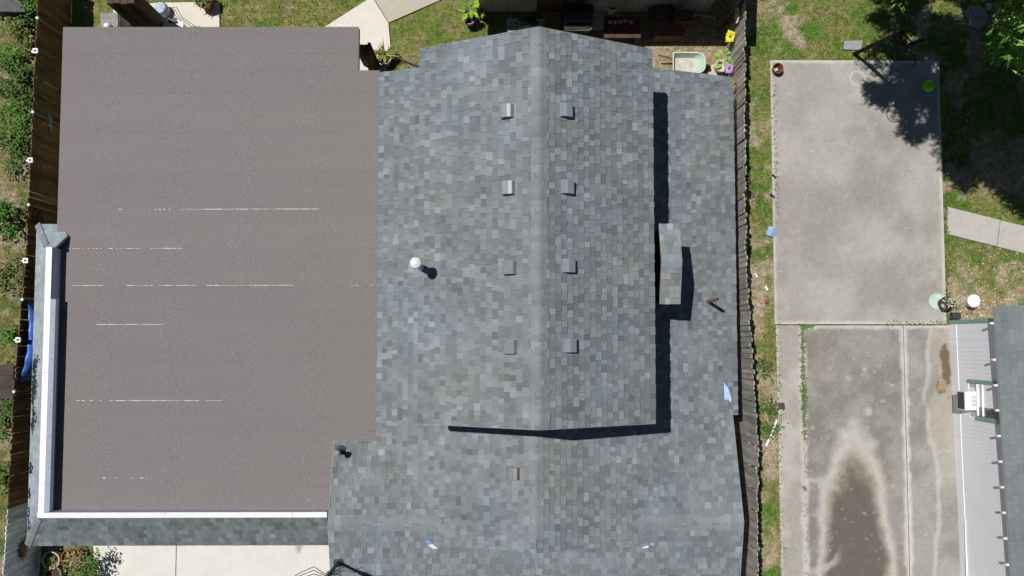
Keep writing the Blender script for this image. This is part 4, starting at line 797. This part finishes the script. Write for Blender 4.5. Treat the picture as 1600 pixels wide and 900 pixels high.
b = P(1118, 116, 0.05); mb = MB(); mb.lathe([(0.3, -0.05), (0.3, 0.03), (0.27, 0.045), (0, 0.05)], (b.x, b.y, 0), 14); tag(mb.build('stepping_stone', 'tan_stone', base=(b.x, b.y, 0)), 'round tan stepping stone beside the dark blue pot', 'stepping stone')
def spiky(t, b, n, L, z, cols, w=0.03):
    for k in range(n):
        a = R.uniform(0, 6.28); d = Vector((math.cos(a), math.sin(a), R.uniform(0.2, 1.3))).normalized(); l = L * R.uniform(0.6, 1.1); s = Vector((-math.sin(a), math.cos(a), 0)) * w * 0.5; p = b + Vector((0, 0, z)) + Vector((math.cos(a), math.sin(a), 0)) * 0.04; mb = MB()
        m1 = p + d * l * 0.55; e = p + d * l + Vector((0, 0, -0.25 * l)); mb.add([p - s * 0.6, p + s * 0.6, m1 + s, m1 - s, e], [(0, 1, 2, 3), (3, 2, 4)], jit(R.choice(cols), 0.2)); mb.build('leaf', 'leaf', t)
t, b = pot(600, 89, 0.36, 0.2, 0.36, 'cream_pot', 'cream pot with spiky yellow-green plant in the roof notch'); spiky(t, b + Vector((0.02, 0.08, 0)), 34, 0.42, 0.34, [(0.3, 0.32, 0.06), (0.22, 0.3, 0.05), (0.42, 0.4, 0.12), (0.16, 0.2, 0.04)])
t, b = pot(588, 84, 0.3, 0.11, 0.25, 'dark_grey', 'small bright green plant left of the cream pot'); big_leaves(t, b, 8, 0.14, 0.1, 0.28, [(0.06, 0.35, 0.03), (0.05, 0.25, 0.03)], 0.5, 0.1)
t, b = pot(317, -2, 0.5, 0.24, 0.48, 'terracotta', 'terracotta pot with dry green plant on the patio'); spiky(t, b, 30, 0.34, 0.46, [(0.16, 0.2, 0.05), (0.25, 0.22, 0.08), (0.1, 0.15, 0.03)], 0.04)
t, b = pot(1216, 106, 0.3, 0.145, 0.3, 'terracotta', 'rusty pot on the top left corner of the driveway slab', 'clay_pot', 'pot', False); mb = MB(); mb.box(b + Vector((-0.02, -0.01, 0.15)), (0.1, 0.08, 0.05), 0.5); mb.build('scrap', 'tan_stone', t); mb = MB(); mb.lathe([(0.098, 0.01), (0.115, 0.09), (0, 0.1)], b, 14); mb.build('soil', 'soil', t)
rock(1208, 100, 0.08, 'stone', 'grey_rock', 'small grey rock beside the rusty pot on the driveway corner')
for (x, y, r, m, lab) in ((79, 876, 0.23, 'cream_pot', 'wide grey-rimmed pot in the shade under the mansard corner'), (108, 872, 0.22, 'terracotta', 'reddish pot right of the wide grey-rimmed pot under the mansard'), (82, 898, 0.22, 'stone', 'lowest pot at the bottom edge below the mansard corner')):
    t, b = pot(x, y, 0.4, r, 0.4, m, lab)
    if m != 'stone': spiky(t, b + Vector((0.08, -0.05, 0)), 12, 0.26, 0.36, [(0.3, 0.28, 0.1), (0.2, 0.22, 0.05), (0.4, 0.34, 0.2)], 0.05)
# planter and pots by the neighbour house
b = P(1464, 471, 0.06); b.z = 0.06; mb = MB(); mb.lathe([(0.2, 0.0), (0.235, 0.03), (0.22, 0.035), (0.2, 0.015), (0, 0.015)], b, 28); tag(mb.build('round_tray', 'pale_green', base=b), 'pale green round tray under the black flower planter', 'tray')
t, b = pot(1481, 474, 0.38, 0.19, 0.33, 'black', 'black round planter of pale flowers at the end of the driveway slab')
fl2 = [(0.6, 0.5, 0.3), (0.55, 0.55, 0.25), (0.65, 0.6, 0.5), (0.2, 0.35, 0.2), (0.5, 0.5, 0.1)]; big_leaves(t, b, 14, 0.09, 0.07, 0.33, fl2, 0.9, 0.08); big_leaves(t, b + Vector((0.2, -0.02, -0.12)), 9, 0.08, 0.06, 0.33, [(0.55, 0.55, 0.2), (0.6, 0.58, 0.3)], 0.9, 0.08)
b = P(1492, 494, 0.1); b.z = 0.1; mb = MB(); mb.lathe([(0.105, -0.12), (0.1, 0.1), (0.085, 0.12), (0.075, 0.1), (0.07, -0.1)], b, 18, M=Matrix.Rotation(math.radians(-82), 3, 'Y')); tag(mb.build('fallen_pot', 'dark_grey', base=b), 'small black pot lying on its side by the green corner board', 'pot')

# patio clutter at the top left
b = P(172, 33, 0.8); b.z = 0; t = thing('storage_box', 'grey upright storage box at the top left corner of the flat roof', 'box', b); mb = MB(); mb.box(b + Vector((0, -0.1, 0.4)), (0.5, 0.6, 0.8), 0.06); mb.build('body', 'stone', t); mb = MB(); mb.box(b + Vector((0, -0.1, 0.82)), (0.46, 0.62, 0.04), 0.06); mb.build('lid', 'stone', t)
b = P(169, 42, 0.88); mb = MB(); mb.lathe([(0.09, -0.04), (0.1, 0.05), (0.07, 0.12), (0.03, 0.15), (0, 0.15)], b, 16); tag(mb.build('white_jug', 'white_plastic', base=b), 'white plastic jug on the grey storage box', 'jug')
b = P(251, 52); t = thing('tall_cabinet', 'tall dark brown wooden cabinet standing at the patio edge', 'cabinet', b); rz = 0.0
for k in range(4): mb = MB(); mb.box(b + Vector((-0.25 + 0.17 * k, 0.02 * (k % 2), 1.35)), (0.16, 0.36, 2.7 - 0.01 * k)); mb.build('panel', 'dark_wood', t)
b = P(252, 14, 0.3); b.z = 0; mb = MB(); mb.lathe([(0.02, 0.0), (0.16, 0.02), (0.2, 0.3), (0.15, 0.42), (0.0, 0.46)], b, 16); tag(mb.build('grey_bin', 'pale_metal', base=b), 'blue-grey rounded bin behind the tall brown cabinet', 'bin')
b = P(266, 38, 0.7); t = thing('white_table', 'white table edge with black cables showing past the flat roof', 'table', (b.x, b.y, 0)); mb = MB(); mb.box((b.x, b.y - 0.14, 0.72), (0.72, 0.4, 0.03)); mb.build('table_top', 'white_plastic', t)
for sx in (-0.32, 0.32):
    for sy in (-0.3, 0.0): mb = MB(); mb.box((b.x + sx, b.y + sy, 0.36), (0.04, 0.04, 0.7)); mb.build('leg', 'white_plastic', t)
b = P(270, 31, 0.76); t = thing('cable_box', 'black box with looped cables on the white table', 'cable box', b); mb = MB(); mb.box(b + Vector((0, -0.02, 0.03)), (0.22, 0.12, 0.06)); mb.build('body', 'black', t)
for k in range(3): mb = MB(); o = b + Vector((0.03 * k - 0.05, 0, 0.05)); mb.tube([o, o + Vector((-0.1 + 0.07 * k, 0.2, 0.25)), o + Vector((0.05 + 0.06 * k, 0.26, 0.2)), o + Vector((0.18 + 0.04 * k, 0.05, 0.0)), o + Vector((0.4 + 0.1 * k, -0.15, -0.3))], 0.008, 5); mb.build('cable', 'black', t)
# slatted gate in the roof notch, and a shovel on the grass
g0 = P(590, 103); t = thing('slatted_gate', 'dark wooden slatted gate in the roof notch beside the walkway', 'gate', g0)
for k in range(5): mb = MB(); mb.box((g0.x + 0.02, g0.y - 0.05 - k * 0.14, 0.9), (0.025, 0.11, 1.78)); mb.build('slat', 'dark_wood', t)
for k in range(3): mb = MB(); mb.box((g0.x - 0.06 - k * 0.13, g0.y, 0.9), (0.12, 0.022, 1.8)); mb.build('slat', 'dark_wood', t)
mb = MB(); mb.box((g0.x + 0.03, g0.y + 0.01, 0.93), (0.07, 0.07, 1.86)); mb.build('post', 'dark_wood', t); mb = MB(); mb.lathe([(0.03, 1.0), (0.04, 1.03), (0, 1.07)], (g0.x - 0.02, g0.y - 0.25, 0.2), 10); mb.build('knob', 'white_plastic', t)
a, c = P(623, 91, 0.08), P(657, 105, 0.05); t = thing('shovel', 'black shovel lying on the lawn right of the cream pot', 'shovel', a); mb = MB(); mb.tube([a, c], 0.02, 7); mb.build('handle', 'dark_grey', t)
mb = MB(); d = (c - a).normalized(); s = Vector((-d.y, d.x, 0)); mb.add([a + s * 0.1 + Vector((0, 0, 0.03)), a - s * 0.1 + Vector((0, 0, 0.03)), a - s * 0.13 - d * 0.15 + Vector((0, 0, 0.04)), a - d * 0.34 + Vector((0, 0, -0.04)), a + s * 0.13 - d * 0.15 + Vector((0, 0, 0.04)), a - d * 0.12 + Vector((0, 0, -0.03))], [(0, 5, 1), (1, 5, 2), (2, 5, 3), (3, 5, 4), (4, 5, 0)]); o = mb.build('blade', 'dark_grey', t); so = o.modifiers.new('thick', 'SOLIDIFY'); so.thickness = 0.004

# ------------------------------------------------------------------ things on the neighbour's drive
base = P(1335, 84); top = P(1410, 50, 2.95); t = thing('basketball_hoop', 'black leaning basketball pole with rim at the top edge of the driveway', 'basketball hoop', base)
mb = MB(); mb.tube([base, top], 0.055, 12); mb.build('pole', 'basket_metal', t)
rc = P(1416, 96, 3.05); br = Vector((rc.x + 0.02, rc.y + 0.36, 3.02))
for sx in (-0.12, 0.12):
    for z in (2.9, 2.55):
        s_ = top + (base - top) * ((2.95 - z) / 2.95 * 1.0); mb = MB(); mb.tube([s_ + Vector((sx * 0.4, 0, 0)), br + Vector((sx, 0.04, (0.12 if z > 2.8 else -0.1)))], 0.02, 6); mb.build('arm', 'basket_metal', t)
mb = MB(); mb.box(br + Vector((0, 0.02, 0)), (0.34, 0.03, 0.3)); mb.build('bracket', 'basket_metal', t)
mb = MB(); mb.tube([br + Vector((0.05, 0.06, 0.05)), P(1443, 62, 3.35)], 0.035, 8); mb.build('crank_bar', 'basket_metal', t)
mb = MB(); mb.tube([rc + Vector((0.228 * math.cos(k * math.pi / 18), 0.228 * math.sin(k * math.pi / 18), 0)) for k in range(37)], 0.011, 6); mb.build('rim', 'basket_metal', t)
mb = MB(); mb.tube([br + Vector((0, 0, 0)), rc + Vector((0, 0.228, 0))], 0.02, 6); mb.build('rim_mount', 'basket_metal', t)
b = P(1450, 135, 0.2); b.z = 0.06; mb = MB(); mb.lathe([(0.0, 0.0), (0.07, 0.02), (0.15, 0.09), (0.17, 0.17), (0.15, 0.25), (0.07, 0.32), (0.03, 0.335), (0, 0.335)], b, 24); tag(mb.build('green_ball', 'ball_green', base=b, smooth=True), 'bright green ball on the driveway in the tree shade', 'ball')
b = P(1333, 71, 0.04); mb = MB(); mb.prism([P(1318, 77, 0.05), P(1345, 78, 0.05), P(1348, 63, 0.05), P(1319, 64, 0.05)], (0, 0, -0.08), (0.3, 0.31, 0.31)); tag(mb.build('paving_slab', 'concrete', base=(b.x, b.y, 0)), 'small pale paving slab in the grass above the driveway', 'paving slab')
a, c = P(1197, 697, 0.04), P(1214, 656, 0.06); mb = MB(); mb.tube([a, (a + c) / 2 + Vector((0.01, 0, 0.01)), c], 0.03, 8); tag(mb.build('white_pipe', 'white_plastic', base=a), 'white plastic pipe lying across the grass strip', 'pipe')
b = P(1205, 363, 0.08); mb = MB(); pp = [(-0.13, -0.05, 0.02), (-0.08, 0.16, 0.1), (0.05, 0.14, 0.14), (0.16, 0.08, 0.04), (0.1, -0.04, 0.12), (0.08, -0.14, 0.03), (-0.04, -0.12, 0.1), (0.0, 0.02, 0.17)]
mb.add([b + Vector(p) - Vector((0, 0, 0.06)) for p in pp], [(7, 0, 1), (7, 1, 2), (7, 2, 3), (7, 3, 4), (7, 4, 5), (7, 5, 6), (7, 6, 0)]); tag(mb.build('plastic_bag', 'light_blue_bag', base=b), 'crumpled light blue plastic bag at the driveway edge', 'plastic bag')
for (x, y, r, m, nm, lab) in ((1182, 431, 0.035, 'white_plastic', 'paper_cup', 'white paper cup in the grass close to the grey fence'), (1198, 451, 0.04, 'white_plastic', 'paper_cup', 'tipped white paper cup nearer the driveway edge'), (1196, 471, 0.032, 'red', 'drink_can', 'red and white can on the grass strip')):
    b = P(x, y, 0.06); b.z = 0.06; mb = MB(); mb.lathe([(r * 0.7, -0.07), (r, 0.06), (r * 0.9, 0.06), (r * 0.6, -0.05), (0, -0.05)], b, 12, M=Matrix.Rotation(1.25, 3, 'X') @ Matrix.Rotation(0.4, 3, 'Y')); tag(mb.build(nm, m, base=b), lab, nm.split('_')[1])
b = P(1221, 634, 0.08); mb = MB(); mb.box(b + Vector((0, 0, 0)), (0.17, 0.15, 0.05), 0.1); mb.box(b + Vector((0.06, -0.09, -0.01)), (0.08, 0.04, 0.02), 0.5); tag(mb.build('metal_plate', 'dark_grey', base=b), 'dark metal plate on the narrow slab beside the grass', 'plate')
for (x, y, lab) in ((1210, 276, 'upper of two black scraps on the left edge of the driveway'), (1207, 306, 'lower, longer black scrap on the left edge of the driveway')):
    b = P(x, y, 0.075); mb = MB(); mb.box(b, (0.05, 0.12, 0.025), 0.7); mb.box(b + Vector((-0.04, 0.04, 0)), (0.06, 0.05, 0.03), 0.2); tag(mb.build('rubber_scrap', 'black', base=b), lab, 'scrap')

# side yard beyond the left fence
b = P(10, 6, 0.8); b.z = 0; t = thing('deck_box', 'grey box in shade at the top left corner beyond the fence', 'box', b); mb = MB(); mb.box(b + Vector((0, 0.2, 0.4)), (1.0, 0.8, 0.8)); mb.build('body', 'shade_dark_grey', t); mb = MB(); mb.box(b + Vector((0, 0.2, 0.82)), (1.06, 0.86, 0.05)); mb.build('lid', 'shade_dark_grey', t)
b = P(8, 605, 0.5); b.z = 0; t = thing('board_stack', 'brown board box beyond the fence below the blue tarp', 'box', b)
for k in range(4): mb = MB(); mb.box(b + Vector((-0.2, -0.45 + 0.3 * k, 0.42)), (0.75, 0.28, 0.05)); mb.build('board', 'shade_dark_board', t)
mb = MB(); mb.box(b + Vector((-0.2, 0, 0.2)), (0.65, 1.1, 0.38)); mb.build('body', 'dark_wood', t)
def shrub(px, py, r, h, n, label, cols, seed, name='shrub', L=0.085, group='shrubs along the left fence'):
    rr = random.Random(seed); b = P(px, py, h * 0.5); b.z = 0; t = thing(name, label, 'shrub', b, group); mb = MB(); sm_ = MB(); cl = []
    for k in range(max(5, int(9 * r / 0.5))):
        a = rr.uniform(0, 6.28); q = r * math.sqrt(rr.random()); cl.append(b + Vector((q * math.cos(a), q * math.sin(a), h * rr.uniform(0.35, 1.0) * (1 - 0.4 * (q / r) ** 2))))
        sm_.tube([b + Vector((rr.uniform(-0.04, 0.04), rr.uniform(-0.04, 0.04), 0)), (b + cl[-1]) / 2 + Vector((0, 0, 0.1 * h)), cl[-1]], [0.02, 0.012, 0.005], 5)
    for i in range(n):
        c = rr.choice(cl); s = 0.13 + 0.2 * r; p = c + Vector((rr.gauss(0, s * 0.55), rr.gauss(0, s * 0.55), rr.gauss(0, s * 0.35)))
        if p.z < 0.02: p.z = rr.uniform(0.02, 0.15)
        d = Vector((rr.gauss(0, 1), rr.gauss(0, 1), rr.gauss(0.1, 0.5))); cc = rr.choice(cols); f = rr.uniform(0.65, 1.3)
        mb.leaf(p, d, L * rr.uniform(0.7, 1.3), L * 0.55 * rr.uniform(0.8, 1.2), (rr.gauss(0, 0.3), rr.gauss(0, 0.3), 1), tuple(x * f for x in cc))
    sm_.build('stem', 'bark', t); mb.build('crown', 'leaf', t)
G1 = [(0.07, 0.14, 0.02), (0.1, 0.19, 0.03), (0.05, 0.1, 0.015)]; G2 = [(0.14, 0.17, 0.04), (0.19, 0.21, 0.06), (0.08, 0.12, 0.03)]; G3 = [(0.06, 0.17, 0.015), (0.09, 0.22, 0.02), (0.04, 0.1, 0.01)]
for i, (x, y, r, h, n, c, lab) in enumerate(((36, 14, 0.42, 1.2, 900, G3, 'bright green shrub at the top left corner beside the grey box'), (36, 46, 0.45, 0.9, 700, G2, 'yellowish open shrub below the topmost left shrub'), (22, 92, 0.3, 0.5, 420, G3, 'low bright shrub level with the uppermost solar light'), (14, 118, 0.5, 1.0, 800, G1, 'spreading shrub between the two upper solar lights'), (32, 150, 0.25, 0.7, 260, G1, 'thin twiggy shrub beside the fence post cap'),
    (22, 195, 0.42, 1.0, 800, G3, 'leafy shrub level with the lizard ornament'), (12, 228, 0.55, 1.3, 1200, G1, 'tall dark shrub level with the star ornament'), (10, 345, 0.45, 0.9, 900, G3, 'bright shrub level with the wheel ornament'), (38, 335, 0.16, 0.5, 160, G2, 'small yellowish shrub beside the wheel ornament'), (30, 418, 0.28, 0.5, 420, G2, 'low shrub beyond the third solar light'), (12, 440, 0.42, 0.6, 750, G2, 'wide yellow-green shrub above the blue tarp'), (20, 517, 0.2, 0.5, 260, G3, 'small round green shrub beside the blue tarp'), (18, 572, 0.16, 0.3, 130, G2, 'little shrub just above the brown board box'), (4, 660, 0.45, 0.9, 700, G1, 'dark shrub below the brown board box'), (2, 750, 0.4, 0.8, 600, G1, 'lowest dark shrub at the left edge'))):
    shrub(x, y, r, h, n, lab, c, 100 + i)
for i, (x, y, r, n, lab) in enumerate(((1212, 672, 0.26, 260, 'spreading green weed beside the white pipe'), (1195, 575, 0.24, 260, 'round green weed clump on the grass strip above the metal plate'), (1196, 640, 0.26, 260, 'green weed clump beside the metal plate'), (1170, 285, 0.07, 50, 'climbing weed on top of the grey fence'), (118, 877, 0.3, 260, 'dry brown plant beside the reddish pot'), (140, 885, 0.35, 420, 'dark bushy plant at the edge of the white drive'))):
    shrub(x, y, r, 0.22 if i < 3 else (1.9 if i == 3 else (0.5 if i == 4 else 1.1)), n, lab, [(0.3, 0.22, 0.12), (0.25, 0.2, 0.08)] if i == 4 else (G2 if i == 3 else G1), 300 + i, 'weed' if i < 4 else 'shrub', 0.055 if i < 4 else 0.075, 'weeds on the grass strip' if i < 4 else 'plants by the drive')

# ------------------------------------------------------------------ tree at the top right
tb_ = P(1690, 40); tree = thing('shade_tree', 'green tree with narrow drooping leaves at the top right corner', 'tree', (tb_.x, tb_.y, 0))
rt = random.Random(5); SPOLY = [(1395, -70), (1365, 20), (1385, 60), (1348, 95), (1395, 112), (1352, 138), (1372, 168), (1412, 205), (1425, 222), (1468, 212), (1478, 262), (1502, 296), (1545, 280), (1600, 332), (1720, 330), (1760, 100), (1720, -90)]
VIS = [(1534, 80), (1560, 60), (1575, 20), (1590, -20), (1900, -20), (1900, 330), (1640, 105), (1600, 104), (1585, 86), (1565, 92)]
def inside(p, poly):
    c = False; j = len(poly) - 1
    for i in range(len(poly)):
        a, b = poly[i], poly[j]
        if (a[1] > p[1]) != (b[1] > p[1]) and p[0] < (b[0] - a[0]) * (p[1] - a[1]) / (b[1] - a[1]) + a[0]: c = not c
        j = i
    return c
RI = cam.rotation_euler.to_matrix().transposed()
def to_pix(v):
    q = RI @ (Vector(v) - cam.location); return (800 + F * q.x / -q.z, 450 - F * q.y / -q.z)
crown = MB(); limbs = MB(); spots = []; tries = 0
for want, xa, xb in ((750, 1345, 1480), (4600, 1462, 1740)):
    got = tries = 0
    while got < want and tries < 120000:
        tries += 1; s = (rt.uniform(xa, xb), rt.uniform(-90, 334)); h = rt.uniform(5.2, 9.3); g_ = P(*s); p = Vector((g_.x + SUN.x / SUN.z * h, g_.y + SUN.y / SUN.z * h, h)); ip = to_pix(p)
        if not inside(s, SPOLY): continue
        if -14 < ip[0] < 1614 and -14 < ip[1] < 912 and not inside(ip, VIS): continue
        if math.hypot(s[0] - 1396, s[1] - 186) < 20: continue
        nz = float(fbm(s[0] / 13.0, s[1] / 13.0, 1, 2, 17))
        if s[0] < 1480 and (nz < 0.45 or (s[1] < 92 and nz < 0.6)): continue
        if s[0] >= 1480 and s[1] < 95 and nz < 0.42: continue
        spots.append(p); got += 1
for p in spots:
    d = Vector((rt.gauss(-0.4, 0.7), rt.gauss(-0.1, 0.7), rt.gauss(-0.15, 0.25))).normalized(); L = rt.uniform(0.35, 0.6); limbs.tube([p - d * L * 0.5, p + d * L * 0.5], [0.008, 0.003], 4); c0_ = rt.choice(((0.18, 0.34, 0.05), (0.13, 0.27, 0.035), (0.24, 0.4, 0.07)))
    for k in range(22):
        s = rt.uniform(-0.5, 0.55); side = d.cross(Vector((0, 0, 1))).normalized() * rt.choice((-1, 1)); q = p + d * L * s + Vector((rt.gauss(0, 0.05), rt.gauss(0, 0.05), rt.gauss(0, 0.05))); dd = (d * 0.7 + side * rt.uniform(0.4, 1.1) + Vector((0, 0, rt.uniform(-0.6, 0.1))))
        f = rt.uniform(0.75, 1.3); crown.leaf(q, dd, rt.uniform(0.13, 0.22), rt.uniform(0.036, 0.055), (rt.gauss(0, 0.35), rt.gauss(0, 0.35), 1), tuple(x * f for x in c0_))
tr = MB(); hub = Vector((tb_.x, tb_.y, 3.2)); tr.tube([Vector((tb_.x, tb_.y, -0.05)), Vector((tb_.x + 0.05, tb_.y, 1.2)), hub], [0.28, 0.2, 0.17], 12)
for k in range(14):
    e = spots[k * (len(spots) // 15)]; tr.tube([hub, (hub + e) / 2 + Vector((0, 0, 0.7)), e], [0.07, 0.03, 0.01], 7)
tr.build('trunk', 'bark', tree); limbs.build('twigs', 'bark', tree); crown.build('crown', 'leaf', tree)

# ------------------------------------------------------------------ grass blades, joint weeds, chips
rg = random.Random(11); mb = MB(); N = 62000; gxs = np.array([rg.uniform(-14.3, 14.9) for _ in range(N)]); gys = np.array([rg.uniform(-6.6, 9.9) for _ in range(N)]); cv = cover(gxs, gys)
for x, y, c in zip(gxs.tolist(), gys.tolist(), cv.tolist()):
    if rg.random() > c * 0.95: continue
    if (-11.3 < x < 5.9 and y < 6.5) or (7.45 < x < 12.22 and y < 7.88) or x > 12.2 and y < 0.6 or (-12.0 < x < -11): continue
    if x > 12.2 and 2.1 < y < 3.9 and abs(y - (3.3 - (x - 12.2) * 0.26)) < 0.45: continue
    if y > 6.9 and -3.95 < x < -2.85 + (y - 7.3) * 0.6 and x < -1.3: continue
    if -10.6 < x < -7.6 and y > 7.5 and y < 8.75 and x > -10.4: continue
    a = rg.uniform(0, 6.28); L = rg.uniform(0.03, 0.085); lean = rg.uniform(0.2, 1.3); w = 0.012
    if x < 2.2 and x > -12.2: c_ = rg.choice(((0.13, 0.15, 0.035), (0.2, 0.18, 0.07), (0.09, 0.125, 0.025)))
    elif x < 7.5 and x > 6: c_ = rg.choice(((0.09, 0.18, 0.02), (0.13, 0.22, 0.03), (0.07, 0.14, 0.018), (0.2, 0.2, 0.06)))
    else: c_ = rg.choice(((0.1, 0.16, 0.024), (0.14, 0.19, 0.035), (0.3, 0.26, 0.12), (0.28, 0.24, 0.1), (0.075, 0.13, 0.018)))
    f = rg.uniform(0.7, 1.3); dx, dy = math.cos(a), math.sin(a); o = len(mb.v)
    mb.v += [(x - dy * w, y + dx * w, -0.005), (x + dy * w, y - dx * w, -0.005), (x + dx * L * lean, y + dy * L * lean, L)]; mb.f.append((o, o + 1, o + 2)); mb.t.append((c_[0] * f, c_[1] * f, c_[2] * f))
tag(mb.build('grass', 'leaf'), 'short patchy grass over the yards', 'grass', kind='stuff')
mb = MB()
def tufts(a, b, n, r=0.05):
    for i in range(n):
        s = rg.random(); x = a[0] + (b[0] - a[0]) * s + rg.gauss(0, r * 0.4); y = a[1] + (b[1] - a[1]) * s + rg.gauss(0, r * 0.4); k = rg.uniform(0, 6.28); L = rg.uniform(0.04, 0.13)
        mb.leaf((x, y, 0.05), (math.cos(k), math.sin(k), rg.uniform(0.1, 0.7)), L, 0.02, (0, 0, 1), tuple(q * rg.uniform(0.7, 1.3) for q in (0.09, 0.15, 0.03)))
T = lambda x, y: P(x, y)[:2]
for a, b, n, r in ((T(1252, 512), T(1256, 660), 420, 0.03), (T(1254, 600), T(1256, 640), 200, 0.09), (T(1255, 655), T(1257, 690), 90, 0.07), (T(1250, 510), T(1268, 509), 90, 0.06), (T(1256, 760), T(1257, 765), 25, 0.06), (T(1257, 690), T(1260, 900), 40, 0.02), (T(1385, 506), T(1478, 504), 130, 0.04), (T(1213, 330), T(1207, 100), 160, 0.07), (T(1214, 500), T(1220, 900), 260, 0.09), (T(1478, 300), T(1480, 500), 120, 0.06)): tufts(a, b, n, r)
tag(mb.build('joint_weeds', 'leaf'), 'weeds growing in the driveway joints and edges', 'weeds', kind='stuff')
mb = MB()
def chips(x0, x1, y0, y1, n, s0, s1, cols):
    for i in range(n):
        q = P(rg.uniform(x0, x1), rg.uniform(y0, y1), 0.01); s = rg.uniform(s0, s1); a = rg.uniform(0, 6.28); k = rg.uniform(0.5, 1)
        v = [(q.x + s * math.cos(a + t) * (k if j % 2 else 1), q.y + s * math.sin(a + t) * (k if j % 2 else 1), 0.0) for j, t in enumerate((0, 1.6, 3.1, 4.8))] + [(q.x, q.y, s * 0.8 + 0.01)]
        mb.add(v, [(0, 1, 4), (1, 2, 4), (2, 3, 4), (3, 0, 4)], jit(rg.choice(cols), 0.2))
CH = [(0.5, 0.46, 0.38), (0.62, 0.58, 0.5), (0.4, 0.33, 0.25), (0.3, 0.22, 0.14)]
chips(1485, 1600, 380, 480, 420, 0.01, 0.035, CH); chips(1485, 1556, 470, 502, 260, 0.012, 0.045, CH); chips(1040, 1150, 70, 120, 240, 0.01, 0.04, CH); chips(1180, 1214, 140, 900, 260, 0.008, 0.025, CH); chips(1190, 1500, 0, 92, 200, 0.008, 0.025, CH); chips(0, 50, 50, 560, 180, 0.01, 0.03, CH)
tag(mb.build('stone_chips', 'concrete'), 'pale stone chips scattered on bare ground', 'stone chips', kind='stuff')
